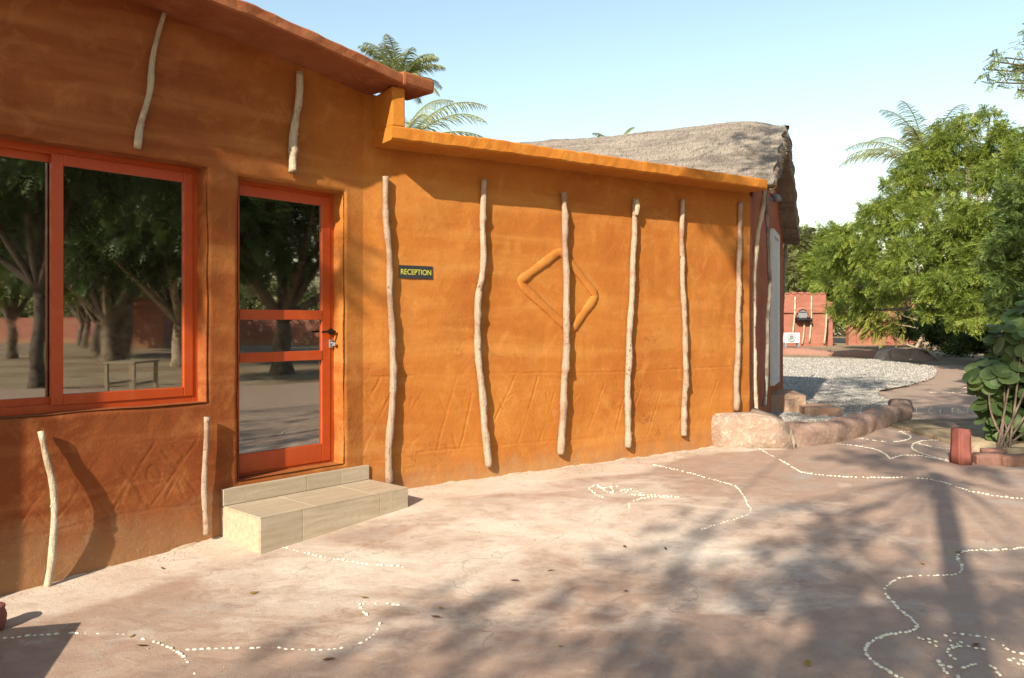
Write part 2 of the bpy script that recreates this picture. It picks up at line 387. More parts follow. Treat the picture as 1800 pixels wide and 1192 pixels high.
def patio_mat():
    m, nt, b = new_mat('worn_red_painted_concrete'); p = pos(nt)
    at_ = N(nt, 'ShaderNodeAttribute', attribute_name='wear')
    mp = N(nt, 'ShaderNodeMapping'); mp.inputs['Rotation'].default_value = (0, 0, R(-30)); mp.inputs['Scale'].default_value = (.8, 1.2, 1)
    nt.links.new(p, mp.inputs['Vector']); q = mp.outputs[0]
    n1 = noise(nt, q, 1.5, 9, .68, .5); n2 = noise(nt, q, 7, 8, .72, .8); n3 = noise(nt, p, 120, 4, .7)
    red = mix(nt, ramp(nt, n2, [(.35, 0), (.7, 1)]), (.42, .28, .205), (.54, .39, .29))
    red = mix(nt, ramp(nt, noise(nt, q, 2.7, 6, .7, .6), [(.55, 0), (.72, 1)]), red, (.45, .39, .33))
    pale = mix(nt, ramp(nt, n1, [(.35, 0), (.65, 1)]), (.68, .54, .42), (.80, .70, .58))
    pale = mix(nt, math_(nt, 'MULTIPLY', ramp(nt, n2, [(.52, 0), (.66, 1)]), .6), pale, (.60, .39, .29))
    k = math_(nt, 'ADD', math_(nt, 'MULTIPLY', math_(nt, 'SUBTRACT', n1, .5), 1.7), at_.outputs['Fac'])
    k = math_(nt, 'ADD', k, math_(nt, 'MULTIPLY', math_(nt, 'SUBTRACT', n2, .5), .9))
    col = mix(nt, ramp(nt, k, [(.32, 0), (.80, 1)]), red, pale)
    scr = ramp(nt, noise(nt, q, 16, 9, .78, 1.4), [(.60, 0), (.66, 1)])       # pale scuffs in the paint
    col = mix(nt, math_(nt, 'MULTIPLY', scr, .50), col, (.60, .52, .44))
    ofs = N(nt, 'ShaderNodeVectorMath', operation='MULTIPLY_ADD'); nz_ = N(nt, 'ShaderNodeTexNoise'); nz_.inputs['Scale'].default_value = 2.2; nz_.inputs['Detail'].default_value = 8; nt.links.new(p, nz_.inputs['Vector'])
    nt.links.new(nz_.outputs['Color'], ofs.inputs[0]); ofs.inputs[1].default_value = (1.1, 1.1, 1.1); nt.links.new(p, ofs.inputs[2])
    vc = N(nt, 'ShaderNodeTexVoronoi', feature='DISTANCE_TO_EDGE'); vc.inputs['Scale'].default_value = .55; nt.links.new(ofs.outputs[0], vc.inputs['Vector'])
    crk = math_(nt, 'MULTIPLY', ramp(nt, vc.outputs['Distance'], [(0, 1), (.006, 0)]), ramp(nt, n1, [(.48, 0), (.6, 1)]))
    col = mix(nt, math_(nt, 'MULTIPLY', crk, .6), col, (.20, .13, .10))
    chip = N(nt, 'ShaderNodeTexVoronoi'); chip.inputs['Scale'].default_value = 48; nt.links.new(p, chip.inputs['Vector'])
    col = mix(nt, math_(nt, 'MULTIPLY', math_(nt, 'MULTIPLY', ramp(nt, chip.outputs['Distance'], [(.12, 1), (.2, 0)]), ramp(nt, n2, [(.45, 0), (.6, 1)])), .4), col, mix(nt, chip.outputs['Color'], (.25, .17, .13), (.75, .68, .58)))
    dk = ramp(nt, noise(nt, p, 22, 6, .7), [(.30, 1), (.38, 0)])
    col = mix(nt, math_(nt, 'MULTIPLY', dk, .35), col, (.14, .08, .06))
    col = mix(nt, math_(nt, 'MULTIPLY', ramp(nt, n3, [(.4, 1), (.6, 0)]), .18), col, (.16, .10, .08))
    nt.links.new(col, b.inputs['Base Color'])
    nt.links.new(ramp(nt, n2, [(.3, .55), (.7, .85)]), b.inputs['Roughness']); b.inputs['Specular IOR Level'].default_value = .35
    h = math_(nt, 'ADD', math_(nt, 'MULTIPLY', n2, .6), math_(nt, 'MULTIPLY', n3, .3))
    h = math_(nt, 'ADD', h, math_(nt, 'MULTIPLY', scr, .25))
    bump(nt, b, h, .7, .014)
    return m
M['patio'] = patio_mat()
def soil_mat():
    m, nt, b = new_mat('dusty_soil'); p = pos(nt)
    n1 = noise(nt, p, .35, 8, .65, .5); n2 = noise(nt, p, 5, 7, .7)
    col = mix(nt, ramp(nt, n1, [(.4, 0), (.6, 1)]), (.30, .20, .13), (.42, .34, .22))
    col = mix(nt, ramp(nt, n2, [(.5, 0), (.7, 1)]), col, (.24, .15, .10))
    nt.links.new(col, b.inputs['Base Color']); b.inputs['Roughness'].default_value = .95; b.inputs['Specular IOR Level'].default_value = .1
    bump(nt, b, n2, .6, .05); return m
M['soil'] = soil_mat()
M['fillet'] = paint('crumbly_cement', (.52, .40, .29), .95, .3, .1, bmp=.9, scale=30)
def gravel_mat(name, dark, lite):
    m, nt, b = new_mat(name); p = pos(nt)
    v = N(nt, 'ShaderNodeTexVoronoi'); v.inputs['Scale'].default_value = 26; nt.links.new(p, v.inputs['Vector'])
    col = mix(nt, v.outputs['Color'], dark, lite)
    nt.links.new(col, b.inputs['Base Color']); b.inputs['Roughness'].default_value = .9
    bump(nt, b, v.outputs['Distance'], .8, .02); return m
M['gravel'] = gravel_mat('white_gravel', (.24, .21, .18), (.66, .62, .55))
def stone_mat(name, c1, c2, c3):
    m, nt, b = new_mat(name); p = pos(nt)
    n1 = noise(nt, p, 4, 8, .7, .8); n2 = noise(nt, p, 17, 8, .75)
    col = mix(nt, ramp(nt, n1, [(.4, 0), (.6, 1)]), c1, c2)
    col = mix(nt, ramp(nt, n2, [(.52, 0), (.66, 1)]), col, c3)
    nt.links.new(col, b.inputs['Base Color']); b.inputs['Roughness'].default_value = .92; b.inputs['Specular IOR Level'].default_value = .2
    bump(nt, b, math_(nt, 'ADD', n1, n2), 1.0, .03); return m
M['stone'] = stone_mat('laterite_stone', (.42, .28, .20), (.50, .38, .29), (.64, .54, .44))
M['kerb'] = stone_mat('painted_kerb_stone', (.38, .24, .18), (.46, .31, .24), (.56, .43, .35))
M['step_red'] = stone_mat('worn_red_concrete', (.50, .28, .19), (.48, .34, .24), (.60, .46, .34))

# ------------------------------------------------------------------ setting: ground, patio, gravel
def grid(xs, ys):
    X, Y = np.meshgrid(xs, ys); nx, ny = len(xs), len(ys)
    i = np.arange(nx*ny).reshape(ny, nx)
    Fc = np.stack([i[:-1, :-1], i[:-1, 1:], i[1:, 1:], i[1:, :-1]], -1).reshape(-1, 4)
    return X.ravel(), Y.ravel(), Fc
xs = np.concatenate([[-400, -150, -60, -30], np.arange(-20, 60, 1.0), [70, 100, 160, 400]])
ys = np.concatenate([[-400, -150, -60, -30], np.arange(-20, 2, 1.0), np.arange(2, 14, .25), np.arange(14, 62, 1.0), [80, 150, 400]])
X, Y, Fc = grid(xs, ys)
g = bulk('ground', np.stack([X, Y, gz(Y)-.03+.0*X], -1), Fc, M['soil'], smooth=True); tag(g, kind='structure')

xs = np.concatenate([np.arange(-7, -4, .25), np.arange(-4, 7, .05), np.arange(7, 12.6, .25)])
ys = np.concatenate([np.arange(-6, 2, .25), np.arange(2, 13, .05), np.arange(13, 22.1, .25)])
X, Y, Fc = grid(xs, ys)
und = .004*vnoise(X, Y, 1.2, 3)+.003*vnoise(X, Y, 4, 4)
def wall_dist(P, x, y): return (x-P.P.x)*P.n.x + (y-P.P.y)*P.n.y
d1 = wall_dist(W1, X, Y); d2 = wall_dist(W2, X, Y)
dw = np.where(X < W2.P.x, d1, d2)
e = vnoise(X, Y, 1.5, 5)*.16+vnoise(X, Y, 5, 6)*.06
strip = np.clip((.52+e-dw)/.18, 0, 1)*np.clip((3.3-X)/.6, 0, 1)
# the trodden, bleached area in front of the step and the long wall
bl = np.exp(-(((X-.3)/2.4)**2+((Y-5.3)/1.5)**2)*1.0)
bl2 = np.exp(-(((X+1.3)/1.2)**2+((Y-4.1)/.9)**2))
wear = .06+.66*strip+.70*bl+.22*bl2 - .10*np.clip((X-1.6)/2, 0, 1)
patio = bulk('paved_court', np.stack([X, Y, gz(Y)+und], -1), Fc, M['patio'], smooth=True, attrs={'wear': wear})
tag(patio, kind='structure')

def poly_sheet(name, pts, mat, lift, kind='structure', step=.12):
    P = [(p.x, p.y) for p in pts]
    x0, x1 = min(p[0] for p in P), max(p[0] for p in P); y0, y1 = min(p[1] for p in P), max(p[1] for p in P)
    X, Y, Fc = grid(np.arange(x0, x1+step, step), np.arange(y0, y1+step, step))
    def inside(x, y):
        r = np.zeros(x.shape, bool); n = len(P); j = n-1
        for i in range(n):
            (xi, yi), (xj, yj) = P[i], P[j]
            with np.errstate(divide='ignore', invalid='ignore'):
                r ^= ((yi > y) != (yj > y)) & (x < (xj-xi)*(y-yi)/(yj-yi+1e-12)+xi)
            j = i
        return r
    ins = inside(X, Y); Fc = Fc[ins[Fc].all(1)]
    used = np.unique(Fc); remap = np.zeros(len(X), int); remap[used] = np.arange(len(used))
    V = np.stack([X, Y, gz(Y)+lift+.006*vnoise(X, Y, 3, 8)], -1)[used]
    o = bulk(name, V, remap[Fc], mat, smooth=True); tag(o, kind=kind); return o, inside, (x0, x1, y0, y1)
gpts = [gp(1330, 742), gp(1385, 768), gp(1450, 765), gp(1500, 750), gp(1585, 726), gp(1582, 716), gp(1545, 700), gp(1545, 690), gp(1600, 680), gp(1640, 668), gp(1648, 656),
        gp(1640, 646), gp(1540, 634), gp(1400, 631), gp(1372, 631), W3.pt(4.6, -.1, 0), W3.pt(.1, -.1, 0)]
gravel, ginside, gb = poly_sheet('gravel_bed', gpts, M['gravel'], .035)
# loose pebbles, densest near the camera
pm = MB()
ic = [(1,0,0), (-1,0,0), (0,1,0), (0,-1,0), (0,0,1), (0,0,-1)]
icf = [(0,2,4), (2,1,4), (1,3,4), (3,0,4), (2,0,5), (1,2,5), (3,1,5), (0,3,5)]
def pebbles(n, y0, y1, smin, smax, seed):
    r = np.random.default_rng(seed)
    x = r.uniform(gb[0], gb[1], n*6); y = y0+(y1-y0)*r.uniform(0, 1, n*6)**1.5
    k = ginside(x, y); x, y = x[k][:n], y[k][:n]; n = len(x)
    s = r.uniform(smin, smax, n); T = np.array(ic, float)
    V = T[None]*s[:, None, None]*r.uniform(.6, 1.2, (n, 1, 3))
    V += r.uniform(-.25, .25, (n, 6, 3))*s[:, None, None]
    a = r.uniform(0, 6.28, n); ca, sa = np.cos(a)[:, None], np.sin(a)[:, None]
    vx = V[..., 0]*ca-V[..., 1]*sa; vy = V[..., 0]*sa+V[..., 1]*ca
    V = np.stack([vx+x[:, None], vy+y[:, None], V[..., 2]*.7+(gz(y)+.042)[:, None]], -1)
    return V.reshape(-1, 3), (np.array(icf)[None]+np.arange(n)[:, None, None]*6).reshape(-1, 3)
va, fa = pebbles(24000, 8.3, 15, .008, .021, 1); vb, fb = pebbles(14000, 14, 30, .012, .03, 2)
o = bulk('gravel', np.concatenate([va, vb]), np.concatenate([fa, fb+len(va)]), M['gravel'])
tag(o, 'loose pale gravel spread beside the thatched hall', 'gravel', kind='stuff')

# ------------------------------------------------------------------ building one: flat-roofed reception
bld = empty('reception_building', W1.pt(0, 0, gz(5.1)))
tag(bld, 'ochre mud plastered building with flat roof slab, orange framed window and glass door', 'building')

def axis(a, b, cuts, step):
    c_ = sorted(set([a, b]+[x for x in cuts if a < x < b])); out = []
    for p, q in zip(c_, c_[1:]):
        n = max(1, round((q-p)/step)); out += list(np.linspace(p, q, n+1)[:-1])
    return np.array(out+[b])
def wall_mesh(name, W, t0, t1, z0, z1, holes, grooves, mat, step, seed, fade, depth=.095, parent=bld, gdepth=1.0):
    ts = axis(t0, t1, [h[0] for h in holes]+[h[1] for h in holes], step)
    zs = axis(z0, z1, [h[2] for h in holes]+[h[3] for h in holes], step)
    T, Z = np.meshgrid(ts, zs); nt_, nz = len(ts), len(zs)
    o = .009*vnoise(T, Z, 1.3, seed)+.004*vnoise(T, Z, 4, seed+1)+.0013*vnoise(T, Z, 11, seed+2)+.0005*vnoise(T, Z, 30, seed+3)
    # trowel facets
    o += .0022*np.abs(vnoise(T, Z*.6, 6, seed+5))
    f = np.ones_like(T)
    if fade[0]: f *= np.clip((T-t0)/.15, 0, 1)
    if fade[1]: f *= np.clip((t1-T)/.15, 0, 1)
    o *= f
    if grooves:
        wob = T+.006*vnoise(T, Z, 12, seed+9), Z+.006*vnoise(T, Z, 12, seed+10)
        d = seg_dist(wob[0], wob[1], grooves)
        amp = .25+.75*np.clip(.55+1.2*vnoise(T, Z, 3, seed+11), 0, 1)
        amp = amp*gdepth; o -= .0065*amp*np.exp(-(d/.0058)**2); o += .0016*amp*np.exp(-((d-.014)/.007)**2)
    dT = np.zeros_like(T); dZ = np.zeros_like(T)
    for (a, b, c_, e_) in holes:                       # soft rounded arrises, slightly wavy
        d = np.hypot(np.clip(np.maximum(a-T, T-b), 0, 9), np.clip(np.maximum(c_-Z, Z-e_), 0, 9))
        o -= .014*np.exp(-(d/.013)**2)
        near = np.exp(-(d/.05)**2); dT += near*.006*vnoise(Z, T, 5, seed+20); dZ += near*.005*vnoise(T, Z, 5, seed+21)
    T2_, Z2_ = T+dT, Z+dZ
    V = np.stack([W.P.x+W.d.x*T2_+W.n.x*o, W.P.y+W.d.y*T2_+W.n.y*o, Z2_], -1).reshape(-1, 3)
    i = np.arange(nt_*nz).reshape(nz, nt_)
    Fq = np.stack([i[:-1, :-1], i[:-1, 1:], i[1:, 1:], i[1:, :-1]], -1)
    keep = np.ones(Fq.shape[:2], bool); tc = (ts[:-1]+ts[1:])/2; zc = (zs[:-1]+zs[1:])/2
    extraV = []; extraF = []; base = len(V)
    for (a, b, c_, e_) in holes:
        keep &= ~(((tc > a) & (tc < b))[None, :] & ((zc > c_) & (zc < e_))[:, None])
        ia, ib = np.argmin(abs(ts-a)), np.argmin(abs(ts-b)); ic_, ie = np.argmin(abs(zs-c_)), np.argmin(abs(zs-e_))
        ring = list(i[ic_, ia:ib])+list(i[ic_:ie, ib])+list(i[ie, ib:ia:-1])+list(i[ie:ic_:-1, ia])
        ring = np.array(ring); L = len(ring); prev = ring
        for dep in (.006, .016, .03, depth+.09, depth+.11):
            nv = V[ring].copy(); cur = ((nv-np.array(W.P))@np.array(W.n)); nv -= np.outer(cur+dep, np.array(W.n))
            extraV.append(nv); idx = base+np.arange(L); base += L
            extraF.append(np.stack([prev, idx, np.roll(idx, -1), np.roll(prev, -1)], -1)); prev = idx
    V = np.concatenate([V]+extraV); Fall = np.concatenate([Fq[keep]]+extraF)
    return bulk(name, V, Fall, mat, parent=parent, smooth=True)

# openings of wall one (t along the wall, z world)
WT0, WT1, WZ0, WZ1 = -1.85, W1.t_of(365), EYE-.502, EYE+1.015
DT0, DT1, DZ0, DZ1 = .127, .978, EYE-1.04, EYE+.987
# incised bands of diamonds, traced in wall coordinates
def tz(W, px, py): t, z = W.hit(px, py); return (t, z)
def S(W, *pts): 
    q = [tz(W, *p) for p in pts]; return [(a[0], a[1], b[0], b[1]) for a, b in zip(q, q[1:])]
g1 = []
g1 += S(W1, (0, 812), (60, 806), (130, 794), (190, 786), (260, 776), (350, 770)) + S(W1, (0, 948), (85, 938), (190, 909), (270, 895), (353, 886))
for (a, b) in (((60, 812), (10, 868)), ((120, 800), (28, 930)), ((190, 786), (100, 912)), ((275, 776), (193, 905)), ((350, 770), (265, 893)), ((180, 800), (150, 836)),
               ((30, 830), (5, 862)), ((190, 790), (265, 893)), ((110, 815), (195, 905)), ((285, 790), (350, 870)), ((20, 850), (90, 930)), ((305, 785), (325, 800)), ((325, 800), (308, 822)), ((120, 835), (165, 900)),
               ((225, 858), (212, 885)), ((235, 850), (252, 884)), ((205, 810), (240, 850)), ((305, 850), (292, 876)), ((312, 848), (325, 876)), ((250, 820), (290, 850))):
    g1 += S(W1, a, b)
# small incised ring
for k in range(12):
    a, b = 2*math.pi*k/12, 2*math.pi*(k+1)/12
    g1 += S(W1, (272+13*math.cos(a), 836+17*math.sin(a)), (272+13*math.cos(b), 836+17*math.sin(b)))
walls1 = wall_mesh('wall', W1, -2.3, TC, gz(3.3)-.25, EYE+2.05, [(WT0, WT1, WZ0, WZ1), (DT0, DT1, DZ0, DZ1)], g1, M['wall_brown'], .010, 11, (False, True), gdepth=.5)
tag(walls1, 'brownish ochre wall with the window and the glass door')
g2 = []
g2 += S(W2, (640, 665), (712, 661), (806, 658), (910, 656), (1004, 655), (1087, 654), (1170, 650), (1246, 646), (1310, 644))
g2 += S(W2, (640, 804), (712, 797), (806, 788), (910, 780), (1004, 773), (1069, 769), (1140, 763))
for (a, b) in (((700, 664), (640, 790)), ((668, 665), (655, 690)), ((632, 680), (662, 740)), ((640, 782), (660, 750)), ((655, 748), (672, 785)), ((745, 683), (720, 727)), ((720, 712), (723, 700)),
               ((802, 664), (768, 788)), ((770, 690), (784, 727)), ((830, 690), (808, 788)), ((905, 662), (868, 740)), ((945, 662), (910, 780)), ((886, 705), (902, 690)), ((930, 715), (945, 765)),
               ((975, 690), (950, 773)), ((1018, 690), (1000, 722)), ((1062, 674), (1030, 768)), ((1095, 700), (1078, 768)), ((795, 765), (803, 788)), ((738, 765), (722, 780)), ((960, 690), (973, 740)),
               ((1130, 668), (1100, 760)), ((1160, 690), (1140, 760)), ((870, 690), (885, 720)), ((1225, 670), (1190, 750)), ((1262, 668), (1235, 745))):
    g2 += S(W2, a, b)
g2 += S(W2, (616, 625), (628, 626)) 
walls2 = wall_mesh('wall', W2, 0, T2, gz(6)-.25, EYE+1.42, [], g2, M['wall_ochre'], .011, 31, (True, False))
tag(walls2, 'long ochre wall carrying the poles, the sign and the raised diamond')

# bodies behind the front faces
b_ = MB(); b_.box(W1, -2.3, TC-.02, -4.6, -.22, gz(5)-.3, EYE+1.75); b_.box(W1, -2.3, -2.05, -.22, -.02, gz(5)-.3, EYE+1.75)
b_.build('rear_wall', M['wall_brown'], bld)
b_ = MB(); b_.box(W2, .3, T2-.03, -2.1, -.05, gz(6)-.3, EYE+1.34); b_.build('rear_wall', M['wall_ochre'], bld)
# unseen pier added beside the window to throw straight shade on the wall
b_ = MB(); b_.box(W1, -2.75, -2.3, -.6, .325, gz(3)-.3, EYE+1.9); b_.build('shade_pier', M['wall_brown'], bld, bevel=.02)

# main roof slab: lower outer edge traced at an overhang of .35 m
OV = .41
edge = [(-2.05, EYE+2.06)]
for px, py in ((400, 15), (450, 32), (517, 62), (601, 99), (702, 146)):
    edge.append(W1.hit(px, py, OV))
tend = W1.t_of(711, OV); ttip = W1.t_of(762, OV)
edge.append((tend, edge[-1][1]-.004)); 
def slab(edge, o_in, th, jit, seed):
    mb = MB(); r = random.Random(seed); P = []
    e_ = []
    for (a, b) in zip(edge, edge[1:]):
        n = max(1, int(abs(b[0]-a[0])/.06))
        for k in range(n): e_.append((a[0]+(b[0]-a[0])*k/n, a[1]+(b[1]-a[1])*k/n))
    e_.append(edge[-1]); vs = []; fs = []
    for (t, z) in e_:
        j = r.uniform(-jit, jit); k = r.uniform(-jit, jit)
        vs += [W1.pt(t, o_in, z), W1.pt(t, OV-.012+j, z+j*.5), W1.pt(t, OV+j, z+.012+k*.5), W1.pt(t, OV+k, z+th-.014), W1.pt(t, OV-.014+k, z+th+k*.5), W1.pt(t, o_in, z+th)]
    n = 6
    for i in range(len(e_)-1):
        for k in range(n): fs.append((i*n+k, i*n+(k+1) % n, (i+1)*n+(k+1) % n, (i+1)*n+k))
    fs += [tuple(range(n)), tuple((len(e_)-1)*n+k for k in range(n))]
    mb.add(vs, fs); return mb
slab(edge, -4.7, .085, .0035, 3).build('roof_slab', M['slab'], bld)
mb = MB(); z_ = edge[-1][1]
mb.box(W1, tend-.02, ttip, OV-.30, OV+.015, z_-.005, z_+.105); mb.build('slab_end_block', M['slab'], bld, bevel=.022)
# lower roof slab over wall two, with a wavy mud cornice traced from its lower edge
OC = .33
ce = [W2.hit(px, py, OC) for px, py in ((689, 245), (760, 254), (900, 271), (1000, 285), (1130, 303), (1250, 319), (1349, 333))]
def slab2(W, ce, oc, o_in, th, jit, seed):
    mb = MB(); r = random.Random(seed); e_ = []
    for (a, b) in zip(ce, ce[1:]):
        n = max(1, int(abs(b[0]-a[0])/.05))
        for k in range(n): e_.append((a[0]+(b[0]-a[0])*k/n, a[1]+(b[1]-a[1])*k/n))
    e_.append(ce[-1]); vs = []; fs = []
    for (t, z) in e_:
        j = r.uniform(-jit, jit); k = r.uniform(-jit, jit)
        vs += [W.pt(t, o_in, z+.01), W.pt(t, oc-.014+j, z+j), W.pt(t, oc+j, z+.014+j), W.pt(t, oc+k, z+th-.014+k), W.pt(t, oc-.016+k, z+th+k), W.pt(t, o_in, z+th)]
    for i in range(len(e_)-1):
        for k in range(6): fs.append((i*6+k, i*6+(k+1) % 6, (i+1)*6+(k+1) % 6, (i+1)*6+k))
    fs += [tuple(range(6)), tuple((len(e_)-1)*6+k for k in range(6))]
    mb.add(vs, fs); return mb
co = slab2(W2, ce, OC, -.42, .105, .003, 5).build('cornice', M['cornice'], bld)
tag(co, 'ochre projecting cornice along the top of the long wall')
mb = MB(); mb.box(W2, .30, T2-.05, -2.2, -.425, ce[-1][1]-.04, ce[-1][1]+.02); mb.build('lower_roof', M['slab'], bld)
print('cornice', [(round(a, 2), round(b-EYE, 2)) for a, b in ce]); print('slab', [(round(a, 2), round(b-EYE, 2)) for a, b in edge])
# upright pier between cornice and roof slab
mb = MB(); mb.box(W2, ce[0][0]+.002, W2.t_of(713, OC), -.1, OC-.004, ce[0][1]+.104, edge[-1][1]-.003); mb.build('pier', M['cornice'], bld, bevel=.012)

mb = MB(); mb.box(W2, -.03, W2.t_of(700, 0), -.9, -.004, EYE+1.36, edge[-1][1]+.01); mb.build('rear_wall', M['wall_ochre'], bld)
# crumbly cement fillet along the wall foot
for W, a_, b_, o_ in ((W1, -2.2, -.02, .0), (W2, .05, T2-.05, .0)):
    fz = MB(); q = [W.pt(t, o_, gz((W.pt(t, 0, 0)).y)-.006) for t in np.arange(a_, b_, .03)]; fz.tube(q, [.012+.007*math.sin(i*.31)+.004*math.sin(i*.9)+random.uniform(-.003, .003) for i in range(len(q))], 8, 3, .2)
    fz.build('cement_fillet', M['fillet'], bld, smooth=True)
# raised diamond moulding
dm = [W2.hit(*p) for p in ((985, 440), (911, 496), (1003, 582), (1048, 520))]
dpts = []
for i in range(4):
    a, b, c_ = dm[i-1], dm[i], dm[(i+1) % 4]; cr = .11
    p0 = (b[0]+(a[0]-b[0])*cr, b[1]+(a[1]-b[1])*cr); p1 = (b[0]+(c_[0]-b[0])*cr, b[1]+(c_[1]-b[1])*cr)
    for k in range(7):
        s = k/6; dpts.append(((1-s)**2*p0[0]+2*s*(1-s)*b[0]+s*s*p1[0], (1-s)**2*p0[1]+2*s*(1-s)*b[1]+s*s*p1[1]))
    nx = dm[(i+1) % 4]; q = (nx[0]+(b[0]-nx[0])*cr, nx[1]+(b[1]-nx[1])*cr)
    for k in range(1, 9): s = k/9; dpts.append((p1[0]+(q[0]-p1[0])*s, p1[1]+(q[1]-p1[1])*s))
mb = MB(); mb.tube([W2.pt(t, 0, z) for t, z in dpts], [.040+.003*math.sin(i*.9)+.002*math.sin(i*2.3) for i in range(len(dpts))], 16, 5, .05, closed=True)
def squash(v, k, off):
    o = (Vector(v)-W2.P).dot(W2.n); return tuple(Vector(v)+W2.n*(o*k+off-o))
mb.v = [squash(v, .50, .003) for v in mb.v]
tag(mb.build('diamond_moulding', M['wall_ochre'], bld, smooth=True), 'raised plaster diamond on the long wall')
# corner kerb of mud at wall foot
# ------------------------------------------------------------------ window and door
def frame_ring(W, t0, t1, z0, z1, wd, o0, o1, wb=None, wt=None):
    wb = wb or wd; wt = wt or wd; mb = MB()
    mb.box(W, t0, t0+wd, o0, o1, z0, z1); mb.box(W, t1-wd, t1, o0, o1, z0, z1)
    mb.box(W, t0+wd, t1-wd, o0, o1, z0, z0+wb); mb.box(W, t0+wd, t1-wd, o0, o1, z1-wt, z1); return mb
WR = Plane((0, 0), 41.4); WR.P = W1.P-W1.n*.045          # windows and door sit in a deeper recess
win = frame_ring(WR, WT0-.005, WT1+.004, WZ0-.004, WZ1+.004, .045, -.155, -.085).build('window', M['frame'], bld, bevel=.003)
win['label'] = 'orange framed sliding window with dark reflecting glass'
mid = WR.t_of(107, -.1)
s1 = frame_ring(WR, mid-.055, WT1-.035, WZ0+.035, WZ1-.035, .062, -.118, -.078).build('sash', M['frame'], win, bevel=.004)
s2 = frame_ring(WR, WT0+.035, mid+.03, WZ0+.035, WZ1-.035, .05, -.150, -.122).build('sash', M['frame'], win, bevel=.004)
MB().box(WR, mid, WT1-.09, -.102, -.096, WZ0+.09, WZ1-.09).build('pane', M['glass'], win)
MB().box(WR, WT0+.08, mid-.01, -.139, -.133, WZ0+.08, WZ1-.08).build('pane', M['glass'], win)
# door frame and leaf
door = frame_ring(WR, DT0-.004, DT1+.004, DZ0, DZ1+.004, .042, -.155, -.085, wb=.012).build('door', M['frame'], bld, bevel=.003)
door['label'] = 'orange framed glass door with three panes'
L0, L1_, LZ0, LZ1 = DT0+.030, DT1-.034, DZ0+.014, DZ1-.03
def zat(px, py): return WR.hit(px, py, -.09)[1]
r1a, r1b = zat(500, 562), zat(500, 545); r2a, r2b = zat(500, 635), zat(500, 618)
lf = MB(); SW = .075
lf.box(WR, L0, L0+SW-.03, -.125, -.08, LZ0, LZ1); lf.box(WR, L1_-SW, L1_, -.125, -.08, LZ0, LZ1)
lf.box(WR, L0+SW-.03, L1_-SW, -.125, -.08, LZ0, LZ0+.135); lf.box(WR, L0+SW-.03, L1_-SW, -.125, -.08, LZ1-.07, LZ1)
leaf = lf.build('door_leaf', M['frame'], door, bevel=.004)
for a, b in ((r1a, r1b), (r2a, r2b)):
    MB().box(WR, L0+SW-.03, L1_-SW, -.122, -.077, a, b).build('rail', M['frame'], door, bevel=.003)
for a, b in ((LZ0+.125, r2a+.01), (r2b-.01, r1a+.01), (r1b-.01, LZ1-.06)):
    MB().box(WR, L0+.03, L1_-SW+.01, -.104, -.098, a, b).build('pane', M['glass'], door)
ht, hz = WR.hit(581, 583, -.08)
hb = MB(); hb.tube([WR.pt(ht, -.082, hz), WR.pt(ht, -.068, hz)], .024, 16); hb.tube([WR.pt(ht, -.07, hz), WR.pt(ht, -.028, hz)], .010, 10)
hb.tube([WR.pt(ht+.006, -.03, hz), WR.pt(ht-.05, -.028, hz+.002), WR.pt(ht-.11, -.032, hz-.003)], [.011, .010, .008], 10)
hb.build('handle', M['black'], door, smooth=False, bevel=.002)
lk, lz = WR.hit(581, 603, -.08)
lb = MB(); lb.box(WR, lk-.014, lk+.014, -.082, -.070, lz-.034, lz+.026); lb.tube([WR.pt(lk, -.07, lz), WR.pt(lk, -.045, lz)], .008, 8)
lb.box(WR, lk-.002, lk+.002, -.055, -.02, lz-.02, lz+.006); lb.build('lock', M['grey'], door)

# ------------------------------------------------------------------ entrance step clad in wood-look tiles
st = empty('entrance_step', W1.pt(.6, .2, gz(5.4)))
tag(st, 'low step clad in beige wood-look tiles below the glass door', 'step')
TZ = EYE-1.185; RZ = EYE-1.078; SD = .478; SL = 1.19
MB().box(W1, .009, SL-.009, .0, SD-.009, EYE-1.6, TZ-.009).build('core', M['grout'], st)
MB().box(W1, .006, SL-.004, -.11, .018, TZ-.01, RZ-.009).build('core', M['grout'], st)
def tiles(axis_, a, b, cuts, f):
    cs = [a]+cuts+[b]
    for p, q in zip(cs, cs[1:]): f(p+.002, q-.002).build('tile', M['tile'], st, bevel=.0015)
tiles('t', 0, SL, [.40, .88], lambda p, q: MB().box(W1, p, q, .033, SD-.002, TZ-.009, TZ))
tiles('t', 0, SL, [.30, .93, 1.05], lambda p, q: MB().box(W1, p, q, SD-.009, SD, EYE-1.58, TZ-.010))
MB().box(W1, 0, .009, .0, SD-.010, EYE-1.58, TZ-.010).build('tile', M['tile'], st, bevel=.0015)
MB().box(W1, SL-.009, SL, .0, SD-.010, EYE-1.58, TZ-.010).build('tile', M['tile'], st, bevel=.0015)
tiles('t', 0, SL, [.63, .93], lambda p, q: MB().box(W1, p, q, .020, .030, TZ+.0015, RZ))
tiles('t', .0, SL, [.63], lambda p, q: MB().box(W1, p, q, -.08, .0185, RZ-.008, RZ+.001))

